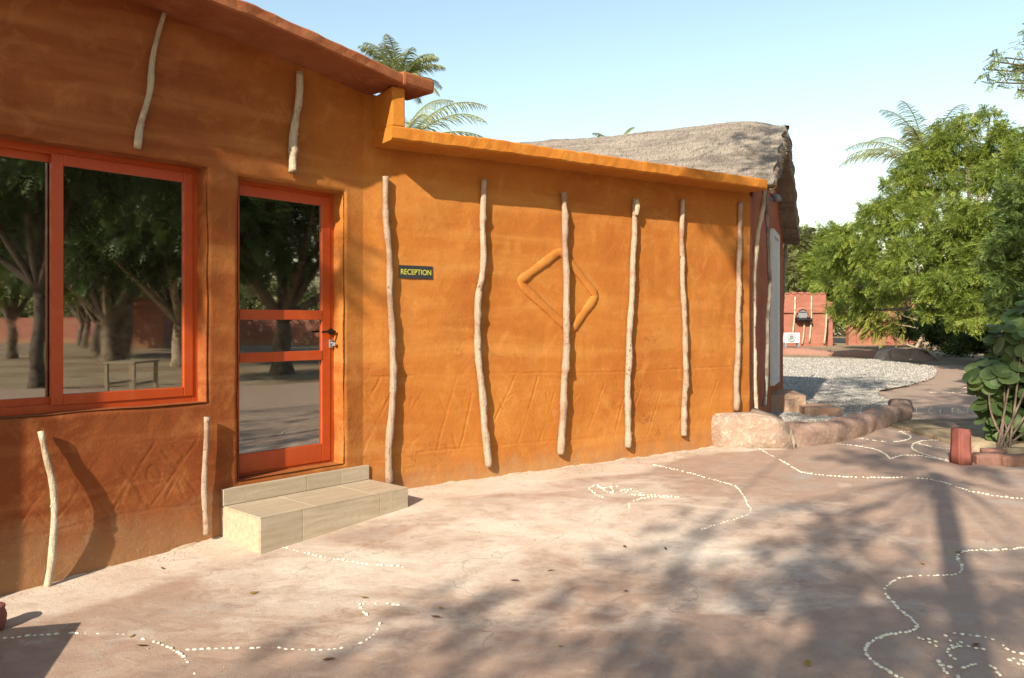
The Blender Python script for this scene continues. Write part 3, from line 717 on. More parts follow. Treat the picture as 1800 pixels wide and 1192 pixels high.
# ------------------------------------------------------------------ sign
zt, zz = W2.hit(700, 466); zt2, zz2 = W2.hit(759, 491)
sg = empty('sign', W2.pt((zt+zt2)/2, .01, (zz+zz2)/2)); tag(sg, 'small black RECEPTION sign with yellow letters on the ochre wall', 'sign')
MB().box(W2, zt, zt2, .004, .016, zz2, zz).build('board', M['sign_black'], sg, bevel=.001)
cu = bpy.data.curves.new('lettering', 'FONT'); cu.body = 'RECEPTION'; cu.align_x = 'CENTER'; cu.align_y = 'CENTER'; cu.size = 1; cu.extrude = .01; cu.offset = .004
tmp = bpy.data.objects.new('tmp', cu); COL.objects.link(tmp); bpy.context.view_layer.update()
me = bpy.data.meshes.new_from_object(tmp.evaluated_get(bpy.context.evaluated_depsgraph_get())); bpy.data.objects.remove(tmp)
vs = [v.co.copy() for v in me.vertices]; x0 = min(v.x for v in vs); x1 = max(v.x for v in vs); y0 = min(v.y for v in vs); y1 = max(v.y for v in vs)
sx_ = (zt2-zt)*.90/(x1-x0); sy_ = (zz-zz2)*.42/(y1-y0)
for v in me.vertices:
    q = W2.pt((zt+zt2)/2+(v.co.x-(x0+x1)/2)*sx_, .0172+v.co.z*.05, (zz+zz2)/2+(v.co.y-(y0+y1)/2)*sy_)-sg.location; v.co = q
me.materials.append(M['sign_yellow']); o = bpy.data.objects.new('lettering', me); link(o, sg)

# ------------------------------------------------------------------ wooden poles
def pole(pts, wpx, mat, label, group, W=None, D=None, off=.008, seed=0, lift=None, top_scale=.85):
    rr = random.Random(seed*13+5)
    if W is not None:
        P = []
        for (px, py) in pts:
            t, z = W.hit(px, py, .04); P.append((px, py, W.pt(t, 0, z)))
    else: P = [(px, py, at(px, py, D)) for px, py in pts]
    pr = .86*wpx/F*np.mean([p[2].y for p in P])/2
    raw = [p[2] for p in P]; q = resample(raw, .035); n = len(q); rad = []; out = []
    ph = rr.uniform(0, 9)
    for i, p in enumerate(q):
        s = i/(n-1); r = pr*(top_scale+(1.08-top_scale)*s)*(1+.07*math.sin(i*.55+ph)+.05*math.sin(i*1.3+ph*2)+rr.uniform(-.04, .04))
        if rr.random() < .05: r *= 1.16
        rad.append(r)
        sway = (lift(s) if lift else .008*math.sin(s*5+ph)**2)
        w_ = .004*math.sin(i*.37+ph*1.7)
        out.append(p + (W.n*(r+off+sway)+W.d*w_ if W is not None else Vector((w_, 0, 0))))
    mb = MB(); mb.tube(out, rad, 12, seed, .05)
    # knots / stubs where twigs were cut
    o = None
    for k in range(rr.choice((1, 2, 3))):
        i = rr.randrange(4, n-4) if n > 10 else n//2; a = rr.choice((-1, 1)); dd = (W.d if W is not None else Vector((1, 0, 0)))
        nn = (W.n if W is not None else Vector((0, -1, 0)))
        p0 = out[i]+dd*a*rad[i]*.5; mb.tube([p0, p0+dd*a*rad[i]*.65+nn*rad[i]*.4+Vector((0, 0, rad[i]*.5))], [rad[i]*.5, rad[i]*.22], 7, k)
    o = mb.build('wooden_pole', mat, origin=out[-1], smooth=True)
    tag(o, label, 'pole', group); return o
G1 = 'rough wooden poles on the building fronts'
pole([(290, 22), (277, 75), (268, 115), (262, 165), (250, 215), (243, 262)], 13, M['pole_pale'], 'slanting thin pale pole hanging above the sliding window', G1, W1, seed=1, top_scale=.7)
pole([(528, 127), (524, 180), (520, 215), (515, 260), (513, 302)], 16, M['pole_pale'], 'short straight pole above the glass door', G1, W1, seed=2)
pole([(72, 758), (77, 800), (88, 850), (92, 900), (88, 960), (83, 1033)], 14, M['pole_pale'], 'short bent pale pole leaning on the wall below the sliding window', G1, W1, seed=3, lift=lambda s: .01+.05*math.sin(s*3.14))
pole([(363, 733), (362, 800), (360, 870), (362, 940)], 12, M['pole'], 'short pole standing on the ground between the window and the entrance step', G1, W1, seed=4, lift=lambda s: .012)
pole([(677, 310), (679, 380), (684, 450), (687, 540), (690, 610), (692, 660), (688, 720), (684, 780), (683, 850)], 14, M['pole'], 'tall pole just right of the glass door, left of the reception sign', G1, W2, seed=5, lift=lambda s: .008)
pole([(850, 316), (849, 400), (848, 480), (840, 530), (839, 600), (845, 670), (852, 750), (858, 820)], 14, M['pole'], 'crooked pole with dark knots between the reception sign and the raised diamond', G1, W2, seed=6, lift=lambda s: .008)
pole([(991, 338), (993, 420), (995, 500), (995, 600), (990, 700), (985, 798)], 14.5, M['pole'], 'nearly straight pole crossing in front of the raised diamond', G1, W2, seed=7, lift=lambda s: .008)
p8 = pole([(1117, 350), (1114, 430), (1111, 510), (1106, 600), (1103, 700), (1104, 786)], 12.5, M['pole'], 'pole with a pale split patch at its top, next right of the raised diamond', G1, W2, seed=8, lift=lambda s: .006)
a, b = W2.hit(1119, 350, .08), W2.hit(1119, 378, .08)
mb = MB(); mb.tube([W2.pt(a[0], .078, a[1]), W2.pt((a[0]+b[0])/2+.004, .084, (a[1]+b[1])/2), W2.pt(b[0], .078, b[1])], [.020, .026, .016], 7, 3, .15); mb.build('split_patch', M['pole_pale'], p8)
pole([(1200, 350), (1199, 430), (1202, 520), (1205, 620), (1204, 700), (1202, 766)], 11, M['pole'], 'slim straight pole halfway between the split pole and the far end of the ochre wall', G1, W2, seed=9)
pole([(1303, 355), (1300, 430), (1298, 520), (1298, 600), (1295, 660), (1293, 722)], 11, M['pole'], 'last pole on the ochre wall, above the large pale stone', G1, W2, seed=10)
pole([(1344, 330), (1338, 380), (1331, 420), (1326, 470), (1324, 560), (1325, 640), (1328, 722)], 11, M['pole_pale'], 'pale bent pole just round the corner of the ochre wall, behind the large stone', G1, D=8.72, seed=11)
pole([(1347, 340), (1350, 430), (1353, 500), (1349, 580), (1348, 650), (1343, 716)], 8, M['pole_grey'], 'thin grey pole between the pale corner pole and the white door', G1, D=9.35, seed=12)
pole([(1377, 362), (1381, 430), (1377, 500), (1374, 580), (1372, 640), (1371, 690)], 7, M['pole_grey'], 'thin grey pole at the far end of the thatched hall, beyond the white door', G1, D=12.7, seed=13)

# ------------------------------------------------------------------ thatched hall behind
hall = empty('thatched_hall', W3.pt(0, 0, gz(8.4)))
tag(hall, 'hall with a thick grey thatched gable roof rising behind the ochre wall', 'building')
rd = Vector((-math.cos(R(GA)), math.sin(R(GA)), 0)); gd = W3.d
E1 = Vector((2.72, 8.25, 0)); GL = 4.6; ZE, ZP = EYE+1.53, EYE+2.80
def outer(a):
    s = abs(a-GL/2)/(GL/2); s = min(s, 1.0)
    base = ZP-(ZP-ZE)*(.15*s+.85*s**1.18)
    return base-.06*math.exp(-(s/.10)**2)+(.10*s if a > GL/2 else 0)
na, nr = 60, 170; RL = 8.2
def droop(a): return .13*(.6+.4*math.exp(-((a-GL/2)/.9)**2))
def crs():
    pts = []
    for i in range(na+1):
        a = GL*i/na; pts.append((a, outer(a)))
    lip = [(GL+.08, ZE+.06), (GL+.11, ZE-.05), (GL+.06, ZE-.15), (GL-.08, ZE-.19)]
    inner = [(a, outer(a)-min(.34, .06+a*.28)) for a in np.linspace(GL-.25, .25, 26)]
    lip2 = [(.10, ZE-.02), (.0, ZE-.015), (-.05, ZE), (-.06, ZE+.01)]
    return pts+lip+inner+lip2
cs = crs(); K = len(cs)
S_ = np.linspace(0, RL, nr); V = np.zeros((nr, K, 3))
for j, (a, z) in enumerate(cs):
    nx = .020*vnoise(S_, np.full(nr, a), 1.1, 51)+.009*vnoise(S_*.6, np.full(nr, a), 6, 52)+.007*vnoise(S_*3, np.full(nr, a), 9, 53)
    sag = -.05*np.sin(S_*.9)*(1 if j < na else .5)
    V[:, j, 0] = E1.x+gd.x*a+rd.x*S_; V[:, j, 1] = E1.y+gd.y*a+rd.y*S_; V[:, j, 2] = z+nx+sag*.3+ (-droop(a)*np.exp(-(S_/.30)**2))
# ragged, rounded verge
for j in range(K):
    V[0, j, :2] += np.array([-rd.x, -rd.y])*(.02*math.sin(j*.9)+.02)
i = np.arange(nr*K).reshape(nr, K); i2 = np.roll(i, -1, axis=1)
Fq = np.stack([i[:-1], i2[:-1], i2[1:], i[1:]], -1).reshape(-1, 4)
tr = bulk('thatched_roof', V.reshape(-1, 3), Fq, M['thatch'], parent=hall, smooth=True)
# verge face (the thick cut edge of the thatch)
vf = MB(); vv = []; ff = []
inn = [(a, outer(a)-min(.34, .03+max(a, 0)*.28)) for a in np.linspace(0.1, GL-.1, 41)]; out_ = [(a, outer(a)+.0) for a in np.linspace(-.04, GL+.04, 41)]
for (a, z), (a2, z2) in zip(out_, inn):
    for k, s in enumerate((0, .25, .5, .75, 1)):
        z0_ = -droop(a)*(1-s)-.07*(1-s)
        aa = a+(a2-a)*s; z3 = z+(z2-z)*s+z0_; bulge = .05*math.sin(s*math.pi)+.012*math.sin(a*9+k)
        vv.append(E1+gd*aa-rd*(bulge)+rd*.02+Vector((0, 0, z3)))
for q in range(40):
    for k in range(4): ff.append((q*5+k, q*5+k+1, (q+1)*5+k+1, (q+1)*5+k))
vf.add(vv, ff); vf.build('verge', M['thatch'], hall, smooth=True)
# loose straw ends on the surface, verge and ridge
def straws(n, seed):
    r = np.random.default_rng(seed); 
    a = r.uniform(0, GL/2+.3, n); s = r.uniform(0, RL-1, n); z = np.array([outer(x)-droop(x)*math.exp(-(y/.3)**2) for x, y in zip(a, s)])
    nx = .020*vnoise(s, a, 1.1, 51)+.009*vnoise(s*.6, a, 6, 52)-.05*.3*np.sin(s*.9)
    P = np.stack([E1.x+gd.x*a+rd.x*s, E1.y+gd.y*a+rd.y*s, z+nx+.012], -1)
    D = np.outer(-np.ones(n), np.array([gd.x, gd.y, 0])); D[:, 2] = -.5; D += r.normal(0, .18, (n, 3)); D /= np.linalg.norm(D, axis=1)[:, None]
    L = r.uniform(.04, .11, n)[:, None]; side = np.cross(D, [0, 0, 1.]); side /= np.linalg.norm(side, axis=1)[:, None]; side *= .0035
    return P-side, P+side, P+D*L+np.array([0, 0, .006])
A_, B_, C_ = straws(7000, 4)
r = np.random.default_rng(9); n = 2600
a = r.uniform(-.03, GL+.03, n); z = np.array([outer(min(max(x, 0), GL))-droop(x)-.02 for x in a])-r.uniform(0, 1, n)*np.clip(.03+a*.2, 0, .3)
P = np.stack([E1.x+gd.x*a, E1.y+gd.y*a, z], -1); D = -np.array(rd)[None]*r.uniform(.01, .04, (n, 1))+r.normal(0, .015, (n, 3)); D[:, 2] -= .02
sd_ = np.tile([0, 0, .004], (n, 1))
A_ = np.concatenate([A_, P-sd_]); B_ = np.concatenate([B_, P+sd_]); C_ = np.concatenate([C_, P+D])
V = np.stack([A_, B_, C_], 1).reshape(-1, 3)
o = bulk('straw', V, np.arange(len(V)).reshape(-1, 3), M['straw'], parent=hall); o['kind'] = 'stuff'
# gable wall following the underside of the thatch
gw = MB(); ts = np.linspace(0, 4.42, 30); vv = []; ff = []
off_a = (Vector((W3.P.x, W3.P.y, 0))-E1).dot(gd)
for t in ts:
    top_ = outer(min(max(t+off_a, .05), GL-.05))-min(.30, .05+max(t+off_a, 0)*.25)
    if t < .4: top_ = min(top_, EYE+1.40)
    for (o_, z) in ((0, gz(8.3)-.3), (0, top_), (-.25, top_), (-.25, gz(8.3)-.3)): vv.append(W3.pt(t, o_, z))
for q in range(29):
    for k in range(4): ff.append((q*4+k, q*4+(k+1) % 4, (q+1)*4+(k+1) % 4, (q+1)*4+k))
ff += [(0,1,2,3), tuple(29*4+k for k in range(4))]
gw.add(vv, ff); gw.build('gable_wall', M['wall_red'], hall)
MB().box(W3, .2, 4.4, -7.4, -7.2, gz(8)-.3, EYE+1.3).build('rear_wall', M['wall_red'], hall)
MB().box(W3, 4.2, 4.4, -7.19, -.26, gz(8)-.3, EYE+1.3).build('side_wall', M['wall_red'], hall)
ta, tb = W3.t_of(1354), W3.t_of(1363)
dr = frame_ring(W3, ta-.08, tb+.08, gz(10)+.42, EYE+1.28, .08, .002, .055).build('door', M['white'], hall, bevel=.004)
dr['label'] = 'white door of the thatched hall'
MB().box(W3, ta, tb, .004, .03, gz(10)+.50, EYE+1.20).build('door_leaf', M['white'], dr, bevel=.003)
for (za, zb_) in ((.60, 1.25), (1.35, 2.2)):
    MB().box(W3, ta+.12, tb-.12, .030, .042, gz(10)+za, gz(10)+zb_).build('panel', M['white'], dr, bevel=.006)
lt = empty('wall_lamp', W3.pt(1.9, .12, EYE+1.60)); tag(lt, 'small grey round lamp under the thatch gable', 'lamp')
mb = MB(); c0 = W3.pt(1.9, 0, EYE+1.62)
mb.tube([c0, c0+W3.n*.1], .025, 8); mb.build('bracket', M['grey'], lt)
mb = MB(); mb.tube([c0+W3.n*.05+Vector((0, 0, .07)), c0+W3.n*.12+Vector((0, 0, .02)), c0+W3.n*.13-Vector((0, 0, .03))], [.02, .045, .055], 14); mb.build('lamp_head', M['grey'], lt, smooth=True)

# steps to the white door
def lumpy_box(name, x0, x1, y0, y1, z0, z1, mat, label, cat, seed, amp=.012, yaw=0, group=None, n=7, taper=0, rnd=.06, slope=0, smooth=True):
    r = random.Random(seed); import bmesh
    bm = bmesh.new(); bmesh.ops.create_cube(bm, size=1); bmesh.ops.bevel(bm, geom=bm.edges[:], offset=rnd, segments=2, affect='EDGES')
    bmesh.ops.subdivide_edges(bm, edges=bm.edges[:], cuts=3, use_grid_fill=True)
    from mathutils import noise as mn
    for v in bm.verts:
        k = 1-taper*(v.co.z+.5); v.co.x *= k; v.co.y *= k; v.co.z = -.5+(v.co.z+.5)*(1-slope*(v.co.x+.2)**2*(1 if v.co.x > -.2 else 0))
        v.co = Vector((v.co.x*(x1-x0), v.co.y*(y1-y0), (v.co.z+.5)*(z1-z0)))
        q = v.co*3+Vector((seed, seed*2, 0)); d = mn.noise_vector(q)*amp+mn.noise_vector(q*3)*amp*.5; v.co += d
    me = bpy.data.meshes.new(name); bm.to_mesh(me); bm.free(); me.polygons.foreach_set('use_smooth', [smooth]*len(me.polygons)); me.materials.append(mat)
    o = bpy.data.objects.new(name, me); o.location = ((x0+x1)/2, (y0+y1)/2, z0); o.rotation_euler.z = R(yaw); link(o); tag(o, label, cat, group); return o
a = gp(1350, 730); b = gp(1424, 730)
lumpy_box('step_block', a.x, b.x, a.y, a.y+.95, a.z-.03, a.z+.275, M['step_red'], 'taller worn red concrete step block beside the white door', 'step', 3, .006, -8, 'step blocks on the gravel', rnd=.015, smooth=False)
a = gp(1422, 737); b = gp(1484, 737)
lumpy_box('step_block', a.x, b.x, a.y, a.y+.6, a.z-.03, a.z+.15, M['step_red'], 'lower brown step block lying on the gravel, right of the taller one', 'step', 4, .006, -8, 'step blocks on the gravel', rnd=.015, smooth=False)
# large pale stone at the wall corner and the kerb
a = gp(1246, 783); b = gp(1385, 783)
lumpy_box('stone', a.x-.03, b.x+.05, a.y-.16, a.y+.5, a.z-.06, a.z+.37, M['stone'], 'large rough pale stone at the foot of the ochre wall corner', 'stone', 9, .06, -3, rnd=.04, slope=.65, taper=.06)
kp = [gp(1383, 782), gp(1410, 782), gp(1450, 778), gp(1500, 765), gp(1545, 750), gp(1580, 738), gp(1588, 722)]
kq = resample([p+Vector((0, .06, .05)) for p in kp], .05); nk = len(kq)
mb = MB(); vs = []; fs = []; KN = 20; rr = random.Random(5)
from mathutils import noise as mn_
for i, p in enumerate(kq):
    d = (kq[min(i+1, nk-1)]-kq[max(i-1, 0)]).normalized(); sdv = d.cross(Vector((0, 0, 1))).normalized(); f_ = i/nk
    wd = .14*(1+.10*math.sin(i*.33)); hh = (.17 if f_ < .25 else .145)*(1+.10*math.sin(i*.27+1))*(1-.35*max(0, f_-.6))
    if i in (0, nk-1): wd *= .6; hh *= .7
    for k in range(KN):
        a_ = 2*math.pi*k/KN; ca, sa = math.cos(a_), math.sin(a_); x = math.copysign(abs(ca)**.55, ca)*wd; z = math.copysign(abs(sa)**.55, sa)*hh
        q = p+sdv*x+Vector((0, 0, z)); q += mn_.noise_vector(q*4)*.035+mn_.noise_vector(q*13)*.014; vs.append(q)
for i in range(nk-1):
    for k in range(KN): fs.append((i*KN+k, i*KN+(k+1) % KN, (i+1)*KN+(k+1) % KN, (i+1)*KN+k))
fs += [tuple(range(KN)), tuple((nk-1)*KN+k for k in range(KN))]; mb.add(vs, fs)
kb = mb.build('kerb', M['kerb'], smooth=True); tag(kb, 'curved lumpy red-brown kerb between the gravel and the court', 'kerb')
# red marker block, bricks and low edging on the right
a = gp(1684, 818); b = gp(1716, 818)
lumpy_box('marker_block', a.x+.015, b.x-.03, a.y, a.y+.17, a.z-.02, a.z+.32, M['red_block'], 'upright faded red block at the edge of the planting bed', 'block', 12, .008, 5, taper=.12)
for k, (u, v, h, l, lab) in enumerate(((1722, 818, .10, .22, 'broken red brick lying right beside the upright red block'), (1765, 820, .09, .3, 'flat pinkish brick at the right edge of the picture'), (1735, 806, .08, .2, 'small brick piece behind the upright red block'))):
    q = gp(u, v); lumpy_box('brick', q.x, q.x+l, q.y, q.y+.14, q.z-.02, q.z+h, M['brick'], lab, 'brick', 20+k, .012, 10*k-6, 'bricks edging the planting bed')

# ------------------------------------------------------------------ shell inlays on the court
SH = []
sph = []
for la in (-1, 0, 1):
    for k in range(6): an = 2*math.pi*(k+.5*(la % 2))/6; sph.append((math.cos(an)*(1 if la == 0 else .62), math.sin(an)*(1 if la == 0 else .62), la*.62))
sph += [(0, 0, 1), (0, 0, -1)]
sphf = []
for k in range(6):
    j = (k+1) % 6; sphf += [(k, j, 6+k, 6+k), (6+k, 6+j, 12+k, 12+k)]
shf = []
for k in range(6):
    j = (k+1) % 6
    shf += [(k, j, 6+k), (j, 6+j, 6+k), (6+k, 6+j, 12+k), (6+j, 12+j, 12+k), (12+k, 12+j, 18), (k, 19, j)]
nsh = [0]
def inlay(lines, label, group='shell line drawings set in the court', spacing=.032, size=.0128, skip=.03, name='shell_inlay', smooth=True):
    mb = MB(); first = None; rr = random.Random(nsh[0]+100); nsh[0] += 1
    for ln in lines:
        pts = [gp(*p) for p in ln]
        q = resample(pts, spacing) if smooth else [p for a, b in zip(pts, pts[1:]) for p in [a.lerp(b, k/max(1, round((b-a).length/spacing))) for k in range(max(1, round((b-a).length/spacing)))]]+[pts[-1]]
        for i, p in enumerate(q):
            if rr.random() < skip: continue
            d = (q[min(i+1, len(q)-1)]-q[max(i-1, 0)]); an = math.atan2(d.y, d.x)+rr.uniform(-.5, .5)
            s = .88*size*rr.choice((.75, .85, .9, 1, 1, 1.1))*rr.uniform(.85, 1.1); ca, sa = math.cos(an), math.sin(an)
            jx, jy = rr.uniform(-.004, .004), rr.uniform(-.004, .004)
            z = gz(p.y)+rr.uniform(-.004, .004)
            mb.add([(p.x+jx+(v[0]*1.25*ca-v[1]*.8*sa)*s, p.y+jy+(v[0]*1.25*sa+v[1]*.8*ca)*s, z+v[2]*s*.55) for v in sph], shf)
            if first is None: first = p
    e_ = empty(name, first); tag(e_, label, 'inlay', group)
    o = mb.build('shells', M['shell'], e_, smooth=True); o['kind'] = 'stuff'; return e_
inlay([[(8, 1122), (100, 1115), (200, 1115), (260, 1125), (310, 1145), (335, 1170), (344, 1200), (346, 1230)]], 'curving shell line at the bottom left corner, running off the lower edge')
inlay([[(330, 1142), (400, 1140), (480, 1140), (560, 1143), (620, 1135), (655, 1118), (668, 1097)]], 'long shell line at the bottom left that hooks upward at its right end')
inlay([[(498, 962), (560, 978), (640, 990), (708, 996)]], 'short straight shell line starting at the near corner of the entrance step')
inlay([[(632, 1063), (637, 1073), (646, 1081)], [(638, 1062), (670, 1061), (700, 1063)], [(722, 1063), (736, 1061)]], 'sparse broken bit of shell line on the bare court centre left', skip=.35)
inlay([[(1150, 817), (1215, 832), (1240, 840), (1285, 852), (1305, 868), (1313, 885), (1320, 900), (1300, 910), (1260, 922), (1233, 930)]], 'hooked shell line in front of the long ochre wall')
inlay([[(1036, 858), (1048, 854), (1060, 858), (1072, 855), (1085, 856)], [(1036, 860), (1048, 869), (1062, 875)], [(1052, 856), (1066, 863), (1076, 866)], [(1072, 856), (1078, 862), (1074, 867)], [(1092, 862), (1103, 861), (1100, 868)],
       [(1110, 860), (1122, 864), (1126, 871), (1112, 869)], [(1126, 871), (1150, 870), (1170, 872), (1192, 874)], [(1128, 876), (1150, 874), (1175, 875)], [(1128, 876), (1114, 881)], [(1106, 884), (1106, 892)]],
      'small shell picture of a lizard-like shape in front of the ochre wall', spacing=.030, skip=.08)
inlay([[(1334, 788), (1345, 795), (1360, 803)], [(1370, 808), (1395, 822), (1420, 832), (1500, 839), (1600, 840), (1650, 846), (1700, 862), (1760, 873), (1830, 879)]], 'long shell line sweeping from the large stone to the right edge of the picture', size=.015)
inlay([[(1850, 955), (1800, 963), (1760, 967), (1710, 967), (1686, 973), (1684, 985), (1692, 1000), (1680, 1010), (1650, 1012), (1590, 1015), (1562, 1028), (1556, 1042), (1580, 1070), (1605, 1090), (1611, 1103), (1600, 1110), (1575, 1113),
        (1545, 1121), (1524, 1135), (1522, 1150), (1545, 1170), (1590, 1197), (1620, 1215)]], 'bold winding shell line in the shade at the lower right', spacing=.027, size=.0155, skip=.01)
inlay([[(1616, 1120), (1630, 1129), (1645, 1136)], [(1633, 1124), (1660, 1133), (1690, 1137)], [(1662, 1117), (1672, 1128), (1685, 1136), (1664, 1144), (1678, 1157)], [(1690, 1131), (1712, 1139), (1732, 1143)],
       [(1680, 1115), (1705, 1116), (1732, 1120), (1755, 1131), (1780, 1146), (1810, 1153)], [(1776, 1160), (1800, 1170)], [(1780, 1156), (1800, 1162)]], 'upper half of the animal-like shell drawing at the bottom right corner', skip=.1)
inlay([[(1650, 1163), (1668, 1172), (1690, 1175), (1712, 1168), (1740, 1170), (1757, 1186)], [(1650, 1163), (1662, 1180), (1675, 1200)], [(1685, 1188), (1690, 1200), (1702, 1196), (1712, 1205)]], 'lower half of the animal-like shell drawing at the bottom right corner', spacing=.028, skip=.04)
inlay([[(1501, 770), (1558, 777), (1591, 774), (1600, 767), (1581, 759)], [(1581, 759), (1618, 759), (1645, 756), (1659, 748), (1648, 740), (1625, 737), (1600, 737)]], 'S-shaped shell line on the path beyond the kerb', size=.017)
inlay([[(1467, 780), (1511, 785), (1545, 792), (1565, 806)], [(1565, 806), (1592, 800), (1635, 804), (1679, 814)]], 'bracket-shaped shell line below the S-shaped one, left of the red block', size=.016)
inlay([[(1690, 774), (1650, 774), (1622, 775), (1604, 782), (1608, 792), (1640, 803), (1681, 813)], [(1615, 780), (1645, 787), (1690, 791)]], 'loop-shaped shell line just left of the upright red block', size=.016)
inlay([[(1699, 755), (1714, 748), (1735, 748), (1755, 749)], [(1692, 683), (1706, 680), (1716, 681)], [(1635, 690), (1665, 690), (1689, 691), (1704, 688), (1712, 684)]], 'faint shell curves on the shaded far part of the path', size=.018)
# letters RECEPTION laid out in shells across the path
GL_ = {'R': [[(0,0),(0,1)], [(0,1),(.7,.95),(.7,.55),(0,.5)], [(.2,.5),(.75,0)]], 'E': [[(.7,0),(0,0),(0,1),(.7,1)], [(0,.5),(.55,.5)]], 'C': [[(.75,.85),(.35,1),(0,.7),(0,.3),(.35,0),(.75,.12)]],
       'P': [[(0,0),(0,1),(.7,.95),(.7,.55),(0,.5)]], 'T': [[(0,1),(.8,1)], [(.4,1),(.4,0)]], 'I': [[(.3,0),(.3,1)]], 'O': [[(.4,0),(0,.3),(0,.7),(.4,1),(.8,.7),(.8,.3),(.4,0)]], 'N': [[(0,0),(0,1),(.7,0),(.7,1)]]}
ls = []
for k, ch in enumerate('RECEPTION'):
    x0 = 1590+k*21
    for s in GL_[ch]: ls.append([(x0+u*15, 726.5-v*9.5+k*.3) for u, v in s])
inlay(ls, 'the word RECEPTION written in shells across the path', group=None, spacing=.055, size=.0125, skip=.2, smooth=False, name='shell_lettering')

# grit blown against the wall foot and scattered on the court
r = np.random.default_rng(21); n = 2600; P2 = []
for W, a_, b_ in ((W1, -2.2, TC), (W2, 0, T2)):
    t = r.uniform(a_, b_, n//3); o_ = np.abs(r.normal(0, .12, n//3))+.02; P2.append(np.stack([W.P.x+W.d.x*t+W.n.x*o_, W.P.y+W.d.y*t+W.n.y*o_], -1))
P2.append(np.stack([r.uniform(-2, 6, n//3), r.uniform(2.6, 10, n//3)], -1)); P2 = np.concatenate(P2); n = len(P2); sz = r.uniform(.0015, .0055, n)
V = np.array(ic, float)[None]*sz[:, None, None]*r.uniform(.6, 1.3, (n, 1, 3))+np.stack([P2[:, 0], P2[:, 1], gz(P2[:, 1])+.003], -1)[:, None]
o = bulk('grit', V.reshape(-1, 3), (np.array(icf)[None]+np.arange(n)[:, None, None]*6).reshape(-1, 3), M['fillet']); tag(o, 'fine grit scattered along the wall foot and over the court', 'grit', kind='stuff')
# fallen leaves
fl = MB(); lv = [(-.5,0,0), (-.2,.22,.06), (.2,.2,.04), (.55,0,.08), (.2,-.2,.05), (-.2,-.22,.02)]
spots = [(446, 1044, 1, 'bright yellow dry leaf alone on the pale court in front of the entrance step'), (286, 1001, 0, 'tiny brown leaf between the short bent pole and the entrance step'), (968, 1004, 1, 'yellow leaf on the shaded court centre'),
         (905, 1022, 0, 'tiny brown leaf just left of the yellow leaf at the court centre'), (1170, 966, 0, 'brown leaf below the hooked shell line'), (1098, 962, 0, 'tiny brown leaf below the lizard-like shell picture'),
         (775, 1071, 1, 'yellow leaf right of the sparse broken shell line'), (766, 1086, 0, 'brown leaf just under the yellow one by the sparse shell line'), (985, 1138, 1, 'large yellowish leaf low in the court centre'), (577, 1161, 0, 'brown leaf under the long bottom left shell line'),
         (1622, 993, 1, 'curled yellow leaf left of the top bend of the bold winding shell line'), (1686, 972, 1, 'yellow leaf lying on the bold winding shell line'), (232, 1120, 1, 'leaf lying on the curving shell line at the bottom left'), (1716, 1135, 0, 'dark leaf inside the animal-like shell drawing'),
         (1100, 1040, 0, 'brown leaf on the court under the tree shade, lower centre right'), (640, 1052, 1, 'tiny yellow leaf just above the sparse broken shell line'), (1420, 1168, 1, 'yellowish leaf near the bottom edge, left of the winding shell line'), (250, 1137, 0, 'tiny brown leaf just below the curving shell line at the bottom left')]
names = []
protos = []
for k, m_ in enumerate(('leaf_litter2', 'leaf_litter')):
    me = bpy.data.meshes.new('fallen_leaf'); me.from_pydata([(x*.05, y*.05, z*.05) for x, y, z in lv], [], [(0,1,2,5), (5,2,4), (2,3,4)]); me.materials.append(M[m_]); protos.append(me)
for k, (px, py, c_, lab) in enumerate(spots):
    o = bpy.data.objects.new('fallen_leaf', protos[c_]); o.location = gp(px, py, .006); o.rotation_euler = (random.uniform(-.2, .2), random.uniform(-.2, .2), random.uniform(0, 6.28)); s = random.uniform(.6, 1.2); o.scale = (s, s, s); link(o)
    tag(o, lab, 'leaf', 'dry leaves fallen on the court')

# ------------------------------------------------------------------ foliage
def sprig_pinnate(pairs=5, w=.16, L=.36, droop=.25):
    V = []; Fq = []
    for k in range(pairs):
        x = (k+.6)/pairs
        for sgn in (-1, 1):
            b = len(V); l = L*(1-.35*abs(x-.45)); z = -droop*x*x
            V += [(x, 0, z), (x+.10+w*.3, sgn*l*.45, z-.01), (x+.20, sgn*l, z-.08), (x-w*.45+.04, sgn*l*.5, z+.0)]; Fq.append((b, b+1, b+2, b+3))
    b = len(V); V += [(.9, 0, -droop*.8), (1.05, .07, -droop), (1.25, 0, -droop*1.4), (1.05, -.07, -droop)]; Fq.append((b, b+1, b+2, b+3))
    return np.array(V), np.array(Fq)
def sprig_cluster(n=7, seed=1, sz=.5):
    r = np.random.default_rng(seed); V = []; Fq = []
    for k in range(n):
        c_ = r.uniform(-.5, .5, 3); d = r.normal(0, 1, 3); d /= np.linalg.norm(d); u = np.cross(d, r.normal(0, 1, 3)); u /= np.linalg.norm(u); b = len(V)
        V += [c_, c_+d*sz*.5+u*sz*.22, c_+d*sz, c_+d*sz*.5-u*sz*.22]; Fq.append((b, b+1, b+2, b+3))
    return np.array(V), np.array(Fq)
def place(tmpl, P, Fd, s, r):
    V, Fq = tmpl; n = len(P); Fd = Fd/np.linalg.norm(Fd, axis=1)[:, None]
    up = np.array([0, 0, 1.])+r.normal(0, .35, (n, 3)); side = np.cross(up, Fd); side /= np.linalg.norm(side, axis=1)[:, None]; u2 = np.cross(Fd, side)
    out = P[:, None]+s[:, None, None]*(V[None, :, 0, None]*Fd[:, None]+V[None, :, 1, None]*side[:, None]+V[None, :, 2, None]*u2[:, None])
    return out.reshape(-1, 3), (Fq[None]+np.arange(n)[:, None, None]*len(V)).reshape(-1, Fq.shape[1])
